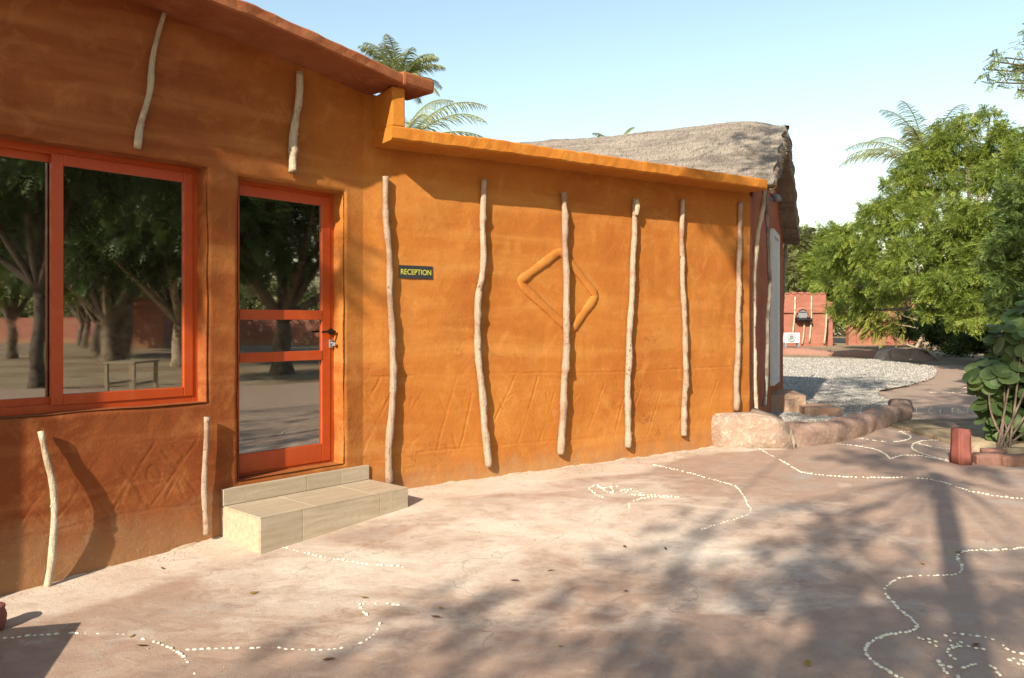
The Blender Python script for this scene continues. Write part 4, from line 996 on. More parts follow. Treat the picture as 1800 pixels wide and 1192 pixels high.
def crown_points(blobs, n, r, sub=.36, nsub=26, shell=.75):
    """sprigs gathered in small clumps inside the given ellipsoids"""
    vol = np.array([b[3]**2.2 for b in blobs]); cnt = (n*vol/vol.sum()).astype(int); Ps = []; Ds = []
    for (x, y, z, rad), m in zip(blobs, cnt):
        k = max(3, int(nsub*(rad/1.0)**1.6)); d = r.normal(0, 1, (k, 3)); d /= np.linalg.norm(d, axis=1)[:, None]
        cc = d*(shell+(1-shell)*r.uniform(-1, 1, (k, 1)))*rad*np.array([1, 1, .8])+np.array([x, y, z])
        w_ = r.uniform(.3, 1, k); w_ /= w_.sum(); idx = r.choice(k, m, p=w_); q = r.normal(0, 1, (m, 3)); q /= np.linalg.norm(q, axis=1)[:, None]
        q *= (r.uniform(0, 1, (m, 1))**.5)*sub*rad**.5*np.array([1, 1, .7])
        P = cc[idx]+q; D = (P-np.array([x, y, z]))/rad*.8+q/sub*.8+r.normal(0, .75, (m, 3)); D[:, 2] -= .15; Ps.append(P); Ds.append(D)
    return np.concatenate(Ps), np.concatenate(Ds)
def tree(name, base, blobs, n, size, leaf, label, cat='tree', trunk_r=.18, bark='bark', tmpl=None, seed=0, group=None, fork=None, sub=.36, nsub=26, lean=(0, 0), limbs=True, limb_r=None, shell=.75):
    r = np.random.default_rng(seed+1000); base = Vector(base); root = empty(name, base); tag(root, label, cat, group)
    P, D = crown_points(blobs, n, r, sub, nsub, shell)
    V, Fq = place(tmpl or sprig_pinnate(), P, D, size*r.uniform(.7, 1.25, len(P)), r)
    bulk('crown', V, Fq, M[leaf], parent=root)
    cx = np.mean([b[0] for b in blobs]); cy = np.mean([b[1] for b in blobs]); zb = min(b[2]-b[3]*.5 for b in blobs)
    fk = Vector(fork) if fork is not None else Vector((base.x*.7+cx*.3+lean[0], base.y*.7+cy*.3+lean[1], base.z+(zb-base.z)*.8+.3))
    mb = MB(); rr = random.Random(seed)
    pts = resample([base-Vector((0, 0, .15)), base.lerp(fk, .35)+Vector((rr.uniform(-.1, .1), rr.uniform(-.1, .1), 0)), base.lerp(fk, .7)+Vector((rr.uniform(-.12, .12), rr.uniform(-.1, .1), 0)), fk], .25)
    k = len(pts); mb.tube(pts, [trunk_r*(1.35 if i == 0 else 1.12 if i == 1 else 1-.3*i/k)*(1+.06*math.sin(i*1.7)) for i in range(k)], 12, seed, .07)
    if limbs:
        for (x, y, z, rad) in blobs:
            e_ = Vector((x, y, z)); lr = (limb_r or trunk_r*.5) if rad > .25 else .012
            m_ = fk.lerp(e_, .5)+Vector((rr.uniform(-.3, .3), rr.uniform(-.3, .3), rr.uniform(-.1, .3)))*min(1, rad)
            q = resample([fk, m_, e_], .3); L = len(q); mb.tube(q, [lr*(1-.8*i/L)+.004 for i in range(L)], 7, seed, .1)
            for j in range(4):
                d = Vector((rr.uniform(-1, 1), rr.uniform(-1, 1), rr.uniform(-.4, .9)))*rad*.8; s0 = m_.lerp(e_, rr.uniform(.2, 1))
                mb.tube([s0, s0+d*.5+Vector((0, 0, .05)), s0+d], [lr*.32+.003, lr*.2+.002, .003], 5, j, .1)
    mb.build('trunk', M[bark], root, smooth=True); return root
def B(px, py, rpx, D, dz=0):
    p = at(px, py, D); return (p.x, p.y, p.z, rpx/F*D)

# big neem filling the right side, D about 20-24
nb = [B(1470, 455, 34, 24), B(1500, 420, 36, 23), B(1540, 382, 36, 23), B(1590, 335, 36, 22), B(1640, 262, 34, 22), B(1608, 290, 22, 22.5), B(1482, 500, 26, 24), B(1575, 375, 46, 22), B(1552, 448, 46, 22), B(1635, 315, 50, 22), B(1700, 222, 24, 22), B(1668, 262, 36, 22), B(1735, 290, 58, 22), B(1660, 395, 70, 20), B(1605, 470, 58, 20), B(1560, 505, 36, 22), B(1480, 545, 24, 25), B(1520, 525, 28, 24), B(1650, 520, 50, 19.5), B(1710, 545, 42, 18.5), B(1452, 500, 18, 25),
      B(1745, 410, 80, 19), B(1800, 300, 72, 19), B(1690, 495, 60, 19), B(1830, 450, 110, 18), B(1850, 340, 80, 18), B(1770, 235, 30, 21), B(1598, 312, 26, 23), B(1652, 225, 14, 22), B(1740, 205, 16, 22), B(1870, 250, 60, 19), B(1775, 520, 55, 19)]
gb_ = gp(1660, 622)
tree('neem_tree', (gb_.x, 21.0, gz(21)), nb, 42000, .165, 'neem', 'large bright green leafy tree filling the right side beyond the path', trunk_r=.32, seed=1, fork=at(1705, 545, 21), sub=.235, nsub=70, tmpl=sprig_pinnate(5, .15, .34, .45), limb_r=.07)
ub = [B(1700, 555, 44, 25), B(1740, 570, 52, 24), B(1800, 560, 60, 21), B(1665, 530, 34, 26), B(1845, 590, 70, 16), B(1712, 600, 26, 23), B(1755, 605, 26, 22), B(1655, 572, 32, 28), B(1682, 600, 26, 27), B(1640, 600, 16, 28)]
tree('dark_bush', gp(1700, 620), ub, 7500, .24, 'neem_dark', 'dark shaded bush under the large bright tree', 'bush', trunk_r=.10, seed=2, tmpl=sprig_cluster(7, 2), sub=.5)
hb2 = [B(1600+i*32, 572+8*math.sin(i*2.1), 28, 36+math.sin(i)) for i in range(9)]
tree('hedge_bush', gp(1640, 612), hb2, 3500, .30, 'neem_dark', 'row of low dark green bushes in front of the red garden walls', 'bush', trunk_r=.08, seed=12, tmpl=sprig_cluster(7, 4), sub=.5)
r = np.random.default_rng(78); n = 5200; s_ = r.uniform(14, 60, n)
P = np.stack([s_, 64+r.uniform(-3, 3, n), EYE-1.0+r.uniform(0, 1, n)**.8*(4.2+1.2*np.sin(s_*.35)+.8*np.sin(s_*1.1))], -1)
V, Fq = place(sprig_cluster(7, 6), P, r.normal(0, 1, (n, 3)), np.full(n, 1.0), r); o = bulk('distant_trees', V, Fq, M['olive'], origin=(30, 64, 0)); tag(o, 'far belt of olive green trees behind the red garden walls', 'trees', kind='stuff')
# slender shrub with pale stems
base = gp(1607, 613); sroot = empty('shrub', base); tag(sroot, 'spreading shrub with pale bare stems and feathery yellow-green leaves on the stone mound', 'shrub')
mb = MB(); tips = []
sb = at(1612, 608, base.y)
for (pth, r0) in (([(1610, 612), (1622, 590), (1627, 575), (1612, 563), (1598, 545), (1585, 520), (1577, 500)], .07), ([(1627, 575), (1618, 555), (1610, 530), (1608, 505)], .045), ([(1624, 580), (1600, 574), (1575, 570), (1545, 560)], .035),
                  ([(1608, 610), (1595, 606), (1578, 600), (1565, 585), (1555, 570)], .035), ([(1612, 563), (1590, 556), (1565, 545), (1545, 532), (1525, 528)], .03), ([(1598, 545), (1612, 520), (1614, 500)], .025)):
    q = resample([at(px, py, base.y+.15*i_) for i_, (px, py) in enumerate(pth)], .12); L = len(q); mb.tube(q, [r0*(1-.7*i/L)+.006 for i in range(L)], 7, 1, .06); tips += q[L//2:]
mb.build('stem', M['bark_pale'], sroot, smooth=True)
r = np.random.default_rng(5); P = []; D = []
for (px, py, rp) in ((1545, 545, 24), (1530, 570, 26), (1520, 530, 20), (1570, 520, 22), (1600, 500, 30), (1560, 575, 24), (1575, 495, 25), (1510, 555, 18), (1620, 515, 22)):
    c0 = np.array(at(px, py, base.y-.3)); m_ = 110; q = r.normal(0, 1, (m_, 3))*np.array([1, 1.3, .6])*rp/F*base.y*.5; P.append(c0+q); D.append(q*.5+np.array([-.5, 0, -.15])+r.normal(0, .3, (m_, 3)))
P = np.concatenate(P); D = np.concatenate(D)
V, Fq = place(sprig_pinnate(8, .09, .22, .35), P, D, .42*r.uniform(.7, 1.2, len(P)), r); bulk('leaves', V, Fq, M['feather'], parent=sroot)
# stone mound under the shrub
q = gp(1600, 632); lumpy_box('stone', q.x-.85, q.x+.85, q.y-.2, q.y+1.0, q.z-.1, q.z+.32, M['stone'], 'low rounded boulder under the pale-stemmed shrub', 'stone', 31, .09, 0, taper=.35)
# far trees behind the red building
tree('distant_tree', (at(1398, 560, 46).x, 46, gz(46)), [B(1392, 430, 30, 46), B(1418, 470, 38, 46), B(1385, 480, 34, 45), B(1440, 440, 28, 47), B(1420, 415, 14, 46)], 9000, .33, 'olive', 'olive green tree behind the far red building', trunk_r=.28, seed=3, sub=.45, nsub=34, group='far trees')
tree('distant_tree', (at(1455, 560, 42).x, 42, gz(42)), [B(1455, 460, 36, 42), B(1470, 420, 30, 42), B(1448, 500, 34, 41), B(1500, 470, 46, 40), B(1492, 520, 26, 40)], 9000, .30, 'neem', 'light green tree right of the far red building, touching the large tree', trunk_r=.26, seed=4, sub=.45, nsub=34, group='far trees')
tree('distant_tree', (at(1770, 560, 46).x, 46, gz(46)), [B(1700, 540, 60, 46), B(1770, 540, 70, 46), B(1850, 500, 90, 46)], 2600, .6, 'neem_dark', 'dark tree seen through the gaps at the far right', trunk_r=.26, seed=5, sub=.8, tmpl=sprig_cluster(7, 3), group='far trees')

# overhanging branches, top right, of a tree standing outside the frame
ob = [B(1745, 108, 17, 8.2), B(1736, 122, 12, 8.2), B(1775, 140, 18, 8.0), B(1790, 158, 16, 8.0), B(1800, 120, 24, 8.2), B(1758, 100, 12, 8.3), B(1796, 78, 13, 8.2), B(1752, 145, 10, 8.2), B(1850, 130, 60, 8.4), B(1930, 90, 120, 9), B(2060, 40, 200, 9.5)]
nt_ = tree('leafy_tree', (8.6, 8.6, gz(8.6)), ob, 6500, .085, 'neem', 'tree at the right whose leafy branch tips hang into the top right corner', trunk_r=.14, seed=6, fork=(8.2, 8.8, 4.2), sub=.17, nsub=40)

nb2 = [B(1800, 350, 40, 13), B(1792, 430, 46, 12.5), B(1770, 500, 34, 12.5), B(1805, 540, 44, 12), B(1850, 400, 80, 13), B(1870, 520, 80, 12.5), B(1830, 290, 40, 13), B(1745, 470, 18, 12.7), B(1755, 535, 22, 12.3)]
tree('leafy_tree', (gp(1880, 700).x, 12.8, gz(12.8)), nb2, 6500, .15, 'midgreen', 'darker green tree at the right edge, above and behind the round-leaved bush', trunk_r=.12, seed=14, sub=.24, nsub=50, limb_r=.03)
# round-leaved bush, right foreground: every leaf its own part
bush = empty('round_leaved_bush', gp(1790, 806)); tag(bush, 'bush with large round dark green leaves beside the red block at the right edge', 'bush')
meshes = []
for k in range(3):
    v = [(0, 0, 0)]; f = []; n = 12; rr = random.Random(k)
    for i in range(n):
        a = 2*math.pi*i/n; rad = 1+.06*math.sin(3*a+k)+rr.uniform(-.04, .04); v.append((rad*math.cos(a), rad*math.sin(a)*.92, .12+.05*math.sin(2*a+k)))
    for i in range(n): a = 2*math.pi*i/n; v.append((.5*math.cos(a), .46*math.sin(a), .02+.02*(i % 2)))
    for i in range(n):
        j = (i+1) % n; f += [(0, 1+n+i, 1+n+j), (1+n+i, 1+i, 1+j, 1+n+j)]
    me = bpy.data.meshes.new('leaf'); me.from_pydata(v, [], f); me.polygons.foreach_set('use_smooth', [True]*len(me.polygons)); me.materials.append(M['broad']); meshes.append(me)
rr = random.Random(44); mb = MB(); b0 = bush.location
cl = [(1765, 655, .30), (1740, 670, .20), (1790, 600, .30), (1830, 660, .45), (1800, 720, .34), (1770, 740, .22), (1748, 715, .18), (1860, 560, .4), (1800, 565, .2), (1880, 720, .4), (1768, 772, .16), (1800, 768, .22), (1835, 775, .3)]
leaf0 = None
for k in range(285):
    px, py, rad = cl[k % len(cl)]; c0 = at(px, py, 8.1); d = Vector((rr.gauss(0, 1), rr.gauss(0, 1), rr.gauss(0, 1))).normalized()
    p = c0+d*rad*rr.uniform(.55, 1)
    if p.z < gz(8)+.12: p.z = gz(8)+.12+rr.random()*.2
    nrm = (d*.7+Vector((-.2, -.5, .8))+Vector((rr.gauss(0, .35), rr.gauss(0, .35), rr.gauss(0, .25)))).normalized()
    o = bpy.data.objects.new('leaf', meshes[k % 3]); o.parent = bush; o.location = p-b0; o.rotation_euler = (nrm.to_track_quat('Z', 'Y') @ Matrix.Rotation(rr.uniform(0, 6.28), 4, 'Z').to_quaternion()).to_euler()
    s = rr.uniform(.055, .105); o.scale = (s, s, s); COL.objects.link(o)
r = np.random.default_rng(3); me0 = meshes[0]; tv = np.array([v.co for v in me0.vertices]); tv = tv[1:13]
n_ = 1100; V = []; Fq = []
for k in range(n_):
    px, py, rad = cl[k % len(cl)]; c0 = at(px, py, 8.25); d = Vector(r.normal(0, 1, 3)).normalized(); p = c0+d*rad*float(r.uniform(.1, .85))
    p.z = max(p.z, gz(8)+.12); qn = (d*.6+Vector((-.2, -.4, .8))+Vector(r.normal(0, .4, 3))).normalized().to_track_quat('Z', 'Y'); s_ = float(r.uniform(.06, .1)); b_ = len(V)
    V += [tuple(p+qn @ (Vector(v)*s_)) for v in tv[::2]]; Fq.append(tuple(range(b_, b_+6)))
o = bulk('inner_leaves', V, Fq, M['broad'], parent=bush); o['kind'] = 'stuff'
for (px, py, rad) in cl:
    c0 = at(px, py, 8.1); q = resample([b0+Vector((rr.uniform(-.1, .1), .2, 0)), b0.lerp(c0, .5)+Vector((rr.uniform(-.08, .08), .1, .05)), c0], .1); mb.tube(q, [.012*(1-.5*i/len(q)) for i in range(len(q))], 7, 3, .1)
mb.build('stem', M['bark'], bush, smooth=True)
# low mound of bed soil below the bush
q = gp(1800, 800); lumpy_box('planting_bed', q.x-.35, q.x+2.6, q.y-.05, q.y+2.4, q.z-.1, q.z+.07, M['soil'], 'low soil bed under the round-leaved bush', 'bed', 37, .03, 0)

# palms
def palm(base, crown, n, L, seed, label, group='coconut palms behind the buildings', dirs=None, w=.5):
    rr = random.Random(seed); r = np.random.default_rng(seed); base = Vector(base); crown = Vector(crown); root = empty('palm_tree', base); tag(root, label, 'palm', group)
    mb = MB(); q = resample([base, base.lerp(crown, .5)+Vector((.15, 0, 0)), crown], .3); mb.tube(q, [.16*(1-.35*i/len(q))*(1+.05*(i % 2)) for i in range(len(q))], 10, seed, .03); mb.build('trunk', M['bark_pale'], root, smooth=True)
    for k in range(n):
        if dirs: az, el, Lk = dirs[k % len(dirs)]
        else: az, el, Lk = 360*k/n+rr.uniform(-12, 12), rr.uniform(5, 75), L*rr.uniform(.85, 1.1)
        h = Vector((math.cos(R(az)), math.sin(R(az)), 0)); pts = []
        for i in range(15):
            s = i/14; e_ = R(el)-s*s*R(70); 
            pts.append((pts[-1] if pts else crown)+(h*math.cos(e_)+Vector((0, 0, math.sin(e_))))*Lk/14)
        V = []; Fq = []
        dense = resample(pts, Lk/46); M_ = len(dense)
        for i in range(3, M_-1):
            d = (dense[i+1]-dense[i]).normalized(); sd2 = d.cross(Vector((0, 0, 1))).normalized(); s = i/M_
            for sg in (-1, 1):
                l = w*math.sin(math.pi*min(1, s*.82+.16))**.7*rr.uniform(.85, 1.1); dr_ = (d*.65+sd2*sg*.8+Vector((0, 0, -.15-.45*rr.random()))).normalized(); b_ = len(V); p0 = dense[i]; wd = d*.017
                m1 = p0+dr_*l*.55; tp = p0+dr_*l+Vector((0, 0, -.22*l)); V += [p0-wd, p0+wd, m1+wd, m1-wd, tp]; Fq += [(b_, b_+1, b_+2, b_+3), (b_+3, b_+2, b_+4)]
        fm = MB(); fm.add(V, Fq); fm.tube(pts, [.025*(1-.8*i/15)+.004 for i in range(15)], 5, 1); fm.build('frond', M['palm'], root)
    return root
p = at(702, 150, 30); palm((p.x, 30, gz(30)), p, 26, 2.0, 3, 'palm tuft rising right behind the roof slab')
p = at(700, 262, 24); palm((p.x, 24, gz(24)), p, 9, 2.6, 5, 'palm with long arching fronds left of the thatched roof, above the cornice', dirs=[(15, 52, 3.2), (-20, 35, 3.0), (40, 65, 2.8), (5, 25, 3.1), (100, 60, 2.5), (160, 50, 2.5), (200, 30, 2.5), (250, 40, 2.5), (300, 30, 2.6)], w=.62)
p = at(1628, 296, 33); palm((p.x, 33, gz(33)), p, 26, 3.5, 8, 'palm whose fronds stick out behind the large bright tree', w=.7)
p = at(1088, 278, 40); palm((p.x, 40, gz(40)), p, 9, 1.9, 9, 'palm of which only tips show above the thatched ridge', dirs=[(20, 86, 1.9), (180, 30, 2.0), (200, 62, 1.9), (90, 30, 1.9), (270, 20, 1.9), (0, 20, 1.6)], w=.4)

# ------------------------------------------------------------------ far red building and walls
XP = Plane((at(1340, 600, 37).x, 37), 90)     # faces the camera
fb = empty('red_outbuilding', XP.pt(1.5, 0, gz(37))); tag(fb, 'small flat red plastered building in the distance beyond the gravel', 'building')
t1 = XP.t_of(1453); rr = random.Random(2); zt_ = EYE+(570-517)/F*37
mb = MB(); mb.box(XP, 0, t1, -3.6, 0, gz(37)-.3, zt_); mb.build('wall', M['far_red'], fb, bevel=.05)
mb = MB()
for k in range(9): mb.box(XP, t1*k/9+.05, t1*(k+1)/9-.08, -.5, .03, zt_-.02, zt_+rr.uniform(.03, .12))
mb.build('parapet', M['far_red'], fb, bevel=.03)
mb = MB(); mb.box(XP, t1+.002, XP.t_of(1474), -3.5, -.6, gz(37)-.3, zt_-.35); mb.build('wall', M['far_red'], fb, bevel=.05)
mb = MB(); mb.box(XP, .05, t1+.03, .0, .10, EYE+(570-549)/F*37-.04, EYE+(570-549)/F*37+.04); mb.build('ledge', M['far_red'], fb, bevel=.02)
a = XP.t_of(1410); zc_ = EYE+(570-556)/F*37
mb = MB(); mb.tube([XP.pt(a+.36*math.cos(t_), .06, zc_-.05+.42*math.sin(t_)) for t_ in np.linspace(0, math.pi, 12)], .06, 8); mb.build('arch_moulding', M['far_red'], fb, smooth=True)
mb = MB(); mb.tube([XP.pt(a, .04, zc_+.06), XP.pt(a, .10, zc_+.06)], .22, 16); mb.build('round_window', M['grey'], fb)
mb = MB(); mb.add([XP.pt(a-.42, .03, zc_-.05), XP.pt(a+.42, .03, zc_-.05), XP.pt(a+.34, .40, zc_-.17), XP.pt(a-.34, .40, zc_-.17), XP.pt(a-.42, .03, zc_-.2), XP.pt(a+.42, .03, zc_-.2), XP.pt(a+.34, .40, zc_-.24), XP.pt(a-.34, .40, zc_-.24)],
                  [(0,1,2,3), (7,6,5,4), (0,4,5,1), (1,5,6,2), (2,6,7,3), (3,7,4,0)]); mb.build('hood', M['black'], fb)
for k, (px, y0, y1) in enumerate(((1396, 522, 585), (1425, 520, 603), (1412, 568, 605), (1451, 545, 605))):
    a1 = XP.hit(px+2, y0, .1); b1 = XP.hit(px-2, y1, .1)
    o = MB().tube(resample([XP.pt(a1[0], .08, a1[1]), XP.pt((a1[0]+b1[0])/2+.03, .09, (a1[1]+b1[1])/2), XP.pt(b1[0], .08, b1[1])], .2), .04, 7, k, .1).build('wooden_pole', M['pole_pale'], origin=XP.pt(b1[0], .08, b1[1]), smooth=True)
    tag(o, ['thin pale pole on the far red building above the white air conditioner', 'thin pale pole on the far red building, right of its round opening', 'short pale pole under the dark hood of the far red building', 'thin pale pole at the right corner of the far red building'][k], 'pole', 'poles on the far red building')
# air conditioner
YC = Plane((at(1380, 600, 35.6).x, 35.6), 90); ac = empty('air_conditioner', YC.pt(.4, 0, EYE-(606-570)/F*35.6)); tag(ac, 'white air conditioner unit standing before the far red building', 'air conditioner')
u0, v0 = YC.hit(1380, 603); u1, v1 = YC.hit(1406, 585)
MB().box(YC, u0, u1, -.3, 0, v0, v1).build('casing', M['white'], ac, bevel=.02)
cc = ((u0+u1)/2-.05, (v0+v1)/2); MB().tube([YC.pt(cc[0], .005, cc[1]), YC.pt(cc[0], .02, cc[1])], .19, 20).build('fan_grille', M['grey'], ac)
mb = MB(); mb.tube([YC.pt(cc[0]+.13*math.cos(k*.524), .035, cc[1]+.13*math.sin(k*.524)) for k in range(12)], .015, 6, closed=True); mb.build('fan_ring', M['white'], ac)
MB().box(YC, u0, u0+.08, -.25, -.02, gz(35.6)-.05, v0-.002).build('foot', M['grey'], ac); MB().box(YC, u1-.08, u1, -.25, -.02, gz(35.6)-.05, v0-.002).build('foot', M['grey'], ac)
# garden walls further right
for (pa, pb, D, ht_, lab) in ((1498, 1590, 39, 1.45, 'low red garden wall behind the pale-stemmed shrub'), (1600, 1900, 41, 1.9, 'red garden wall seen in gaps behind the dark bush at the right')):
    GWp = Plane((at(pa, 600, D).x, D), 88); L = at(pb, 600, D).x-at(pa, 600, D).x
    o_ = MB(); o_.box(GWp, 0, L, -.25, 0, gz(D)-.3, gz(D)+ht_); 
    for k in range(int(L/2)+1): o_.box(GWp, k*2-.2, k*2+.2, -.32, .07, gz(D)-.3, gz(D)+ht_+.25)
    o = o_.build('garden_wall', M['far_red'], origin=GWp.pt(0, 0, gz(D)), bevel=.04); tag(o, lab, 'wall', 'red garden walls')
GWp = Plane((at(1370, 600, 60).x-4, 58), 90)
# low red bank / flowerbed edge at the far side of the gravel
q0, q1 = gp(1376, 622), gp(1640, 632)
mb = MB(); qq = resample([q0, q0.lerp(q1, .3)+Vector((0, .5, 0)), q0.lerp(q1, .7)+Vector((0, .2, 0)), q1], .4); mb.tube([p+Vector((0, .3, -.02)) for p in qq], [.22+.05*math.sin(i*.9) for i in range(len(qq))], 8, 3, .15)
o = mb.build('bed_edging', M['brick'], smooth=True, origin=q0); tag(o, 'low red earth edging along the far side of the gravel', 'edging')

# ------------------------------------------------------------------ surroundings seen in the window and door glass
def refl(px, py=None, D=None):
    """ground point met by the view through this pixel once mirrored by the glass of wall one"""
    dx = (px-900)/F; t = W1.t_of(px, -.1); q = W1.pt(t, -.1, 0); r_ = Vector((dx, 1, 0)); r_ = r_-2*r_.dot(W1.n)*W1.n
    if D is None: D = 1.5*F/(py-570)
    p = q+r_*(D-q.y); return Vector((p.x, p.y, gz(p.y)))
def shade_tree(base, H, rad, label, seed, n=3200, leaf='neem_dark', size=.36, tr=.25, lean=(0, 0), nb=9, name='shade_tree', group='shade trees of the garden', flat=.55, bark='bark'):
    rr = random.Random(seed); bl = []
    for k in range(nb):
        a = 2*math.pi*k/nb+rr.uniform(-.3, .3); d = rad*(.0 if k == 0 else rr.uniform(.45, .75))
        bl.append((base.x+lean[0]+d*math.cos(a), base.y+lean[1]+d*math.sin(a), base.z+H-rad*flat+rr.uniform(-.5, .5)*rad*flat, rad*rr.uniform(.34, .48)))
    return tree(name, base, bl, n, size, leaf, label, trunk_r=tr, seed=seed, group=group, fork=base+Vector((lean[0]*.3, lean[1]*.3, max(1.6, H-rad*1.5))), sub=.55, nsub=18, bark=bark)
b = refl(195, D=33); shade_tree(b, 8.5, 5.2, 'broad dark tree with a thick double trunk, mirrored in the right window pane', 61, 5200, size=.5, tr=.42)
b = refl(214, D=33.3); mb = MB(); mb.tube(resample([b-Vector((0,0,.1)), b+Vector((.2, .1, 2)), b+Vector((.3, -.3, 4.5))], .3), .34, 10, 3, .06)
o = mb.build('trunk', M['bark'], origin=b, smooth=True); 
o.parent = bpy.data.objects['shade_tree']; o.location = b-bpy.data.objects['shade_tree'].location
b = refl(318, D=29); shade_tree(b, 8.0, 4.6, 'dark tree with a pale leaning trunk, mirrored at the right of the window', 62, 4200, size=.5, tr=.28, bark='bark_pale')
for k, (px, D) in enumerate(((180, 38), (165, 44), (150, 50), (140, 56))):
    shade_tree(refl(px, D=D), 8.5, 4.6, ['leaning tree in the garden row, first behind the double-trunked tree', 'second leaning tree in the garden row behind the double-trunked tree', 'third leaning tree in the garden row behind the double-trunked tree', 'last leaning tree in the garden row behind the double-trunked tree'][k], 70+k, 2200, size=.6, tr=.24, lean=(.6, .4))
b = refl(72, D=19); shade_tree(b, 7.2, 3.2, 'nearer tree with a stout dark trunk, mirrored in the left window pane', 63, 3600, size=.36, tr=.19, bark='bark_dark')
b = refl(20, D=36); shade_tree(b, 7.0, 3.6, 'bright green tree further off, mirrored at the left edge of the window', 64, 3000, 'neem', size=.5)
b = refl(500, D=24); shade_tree(b, 7.6, 4.6, 'low-branched dark tree mirrored in the upper glass of the door', 65, 4800, size=.45, tr=.3)
# far red wall and hut closing the garden on that side
q0, q1 = refl(-20, D=66), refl(620, D=58)
FWp = Plane((q0.x, q0.y), math.degrees(math.atan2((q1-q0).x, (q1-q0).y))); L = (q1-q0).length
mb = MB(); mb.box(FWp, -20, L+10, -.15, .15, EYE-1.9, EYE+.55); o = mb.build('boundary_wall', M['far_red'], origin=FWp.pt(0, 0, EYE-1.9)); tag(o, 'long red boundary wall on the far side of the garden', 'wall')
q = refl(258, D=52); mb = MB(); HP = Plane((q.x, q.y), 0); mb.box(HP, -1.6, 1.6, -1.5, 1.5, EYE-1.8, EYE+1.6); hb_ = mb.build('wall', M['far_red'], bevel=.05)
hut = empty('red_hut', (q.x, q.y, EYE-1.55)); hb_.parent = hut; hb_.location = -hut.location; tag(hut, 'small red hut before the boundary wall, mirrored in the right window pane', 'building')
mb = MB(); mb.box(HP, -1.75, 1.75, -1.65, 1.65, EYE+1.602, EYE+1.75); mb.build('roof', M['slab'], hut, bevel=.03)
# tree belt far behind that wall
r = np.random.default_rng(77); n = 5200; s_ = r.uniform(-25, L+20, n)
P = np.stack([q0.x+FWp.d.x*s_, q0.y+FWp.d.y*s_, np.zeros(n)], -1)-np.array(FWp.n)*r.uniform(3, 9, (n, 1))*(1 if FWp.n.dot(-q0) > 0 else -1); P[:, 2] = EYE-1.2+r.uniform(0, 1, n)**.8*(4.8+1.8*np.sin(s_*.35)+1.0*np.sin(s_*1.1))
D = r.normal(0, 1, (n, 3)); V, Fq = place(sprig_cluster(7, 5), P, D, np.full(n, 1.15), r); o = bulk('distant_trees', V, Fq, M['olive'], origin=q0); tag(o, 'far belt of trees beyond the boundary wall', 'trees', kind='stuff')
# old table
q = refl(235, D=17.5); tb_ = empty('table', q); tag(tb_, 'old low wooden table in the garden, mirrored in the right window pane', 'table')
TP = Plane((q.x, q.y), 80); zg = q.z
MB().box(TP, -.55, .55, -.35, .35, zg+.68, zg+.73).build('table_top', M['table'], tb_, bevel=.008)
for (a, b_) in ((-.5, -.3), (.5, -.3), (-.5, .3), (.5, .3)): MB().box(TP, a-.035, a+.035, b_-.035, b_+.035, zg-.02, zg+.679).build('leg', M['table'], tb_, bevel=.004)
MB().box(TP, -.46, .46, -.32, -.28, zg+.22, zg+.27).build('stretcher', M['table'], tb_); MB().box(TP, -.46, .46, .28, .32, zg+.22, zg+.27).build('stretcher', M['table'], tb_)

# trees behind the photographer: they throw the dappled shade on the court
def caster(gx, gy, h):
    """place over a ground point (gx,gy) the spot at height h whose shadow falls there"""
    k = h/math.tan(R(SUN_EL)); return gx-math.sin(R(SUN_AZ))*k, gy-math.cos(R(SUN_AZ))*k
def cast_tree(base, shadows, n, label, seed, size=.22, tr=.11, leaf='neem', fork=None, sub=.42, nsub=14):
    bl = []
    for (gx, gy, h, rad) in shadows:
        x, y = caster(gx, gy, h); bl.append((x, y, gz(0)+h, rad))
    return tree('shade_tree', (base[0], base[1], gz(base[1])), bl, n, size, leaf, label, trunk_r=tr, seed=seed, group='shade trees behind the photographer', fork=fork, sub=sub, nsub=nsub, shell=.6, limb_r=.010)
k = 8.0; bx, by = 3.05-.438*k, 5.7-.899*k
cast_tree((bx, by), [(.9, 3.9, 5.2, .7), (1.7, 4.5, 5.0, .7), (2.5, 4.3, 5.4, .75), (2.2, 5.6, 5.6, .5), (.4, 3.4, 5.6, .6), (1.6, 3.3, 5.8, .8), (2.9, 3.4, 6.0, .9), (4.4, 4.2, 5.4, .6), (2.4, 2.6, 6.2, .9), (-.2, 4.1, 5.0, .35), (.6, 4.8, 5.6, .3), (1.3, 5.3, 5.8, .3), (3.1, 4.4, 5.8, .5)],
          1150, 'slender tree just behind the photographer, shading the lower right of the court', 81, fork=(bx+.1, by, 5.6), tr=.105, size=.2)
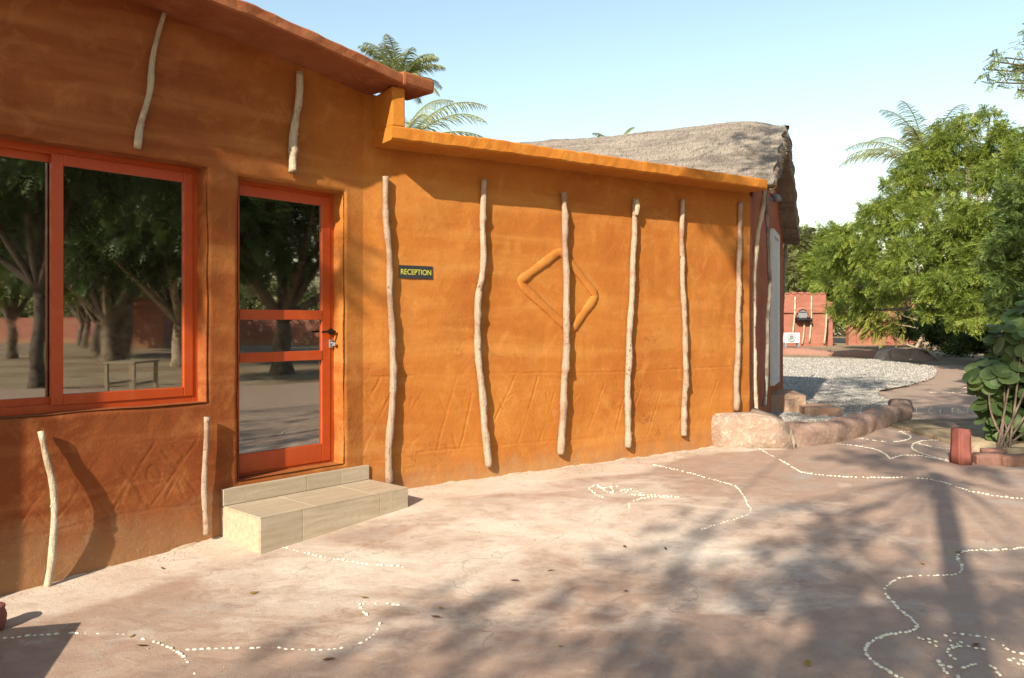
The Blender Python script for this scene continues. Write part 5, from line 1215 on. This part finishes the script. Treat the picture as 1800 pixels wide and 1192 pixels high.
cast_tree((3.2, -6.5), [(5.2, 7.6, 7, .8), (4.3, 8.4, 7.4, .7), (5.6, 9.4, 7.6, .9), (4.9, 10.6, 8.0, .9), (6.4, 8.4, 7.0, .9), (6.6, 11, 7.8, 1.1), (3.6, 7.2, 6.6, .45), (6.8, 6.6, 6.6, .8), (5.4, 5.9, 6.6, .5), (8, 10, 7.4, 1.2), (7.5, 13, 8, 1.2), (5.8, 12.6, 8.4, .9), (4.7, 12.0, 7, .7), (6.0, 14.4, 7.4, .9), (7.2, 16, 7.6, 1.1)],
          2300, 'second shade tree behind the photographer, further right, shading the path', 82, tr=.16)
cast_tree((-3.4, -5.0), [(-.4, 2.9, 6.0, .6), (.3, 2.6, 6.2, .8), (-1.3, 3.1, 6.4, .4), (-1.0, 2.5, 6.4, .6), (1.0, 2.3, 6.6, .9), (3.6, 9.3, 6.4, .4), (-2.2, 2.6, 6.0, .4)],
          560, 'left one of the shade trees behind the photographer', 83, tr=.13)
# sparse branch shading the upper left of the window wall
cast_tree((-6.5, -1.0), [(-.7, 8.3, 6.2, .6), (-1.4, 8.0, 6.4, .7), (-.1, 8.9, 6.3, .4), (-2.0, 7.4, 6.0, .6), (-2.3, 6.2, 6.2, .5), (-1.1, 8.9, 6.4, .6), (-2.5, 7.0, 6, .5)], 1300, 'tree outside the left picture edge thinly shading the wall above the window', 84, tr=.13)
# clay pot cut by the left edge
pq = gp(-14, 1108); ptt = empty('clay_pot', pq); tag(ptt, 'small red-brown clay pot, mostly cut off by the left picture edge', 'pot')
pr_ = [(.0, .045), (.03, .058), (.07, .062), (.10, .052), (.115, .056), (.12, .05)]
MB().tube([pq+Vector((0, 0, z)) for z, _ in pr_], [r_ for _, r_ in pr_], 20).build('body', M['red_block'], ptt, smooth=True)
# unseen seat added left of the frame to cast a corner shadow
be = empty('shade_bench', (-2.75, 2.75, gz(2.8))); tag(be, 'unseen low wooden seat added left of the picture edge to cast a shadow', 'shade_bench')
BP = Plane((-2.43, 3.18), -12.5+180); zg = gz(3)
MB().box(BP, 0, 1.4, 0, .45, zg+.42, zg+.46).build('seat', M['table'], be, bevel=.006)
for (a, b_) in ((.08, .38), (1.32, .38), (.08, .07), (1.32, .07)): MB().box(BP, a-.03, a+.03, b_-.03, b_+.03, zg-.02, zg+.419).build('leg', M['table'], be)
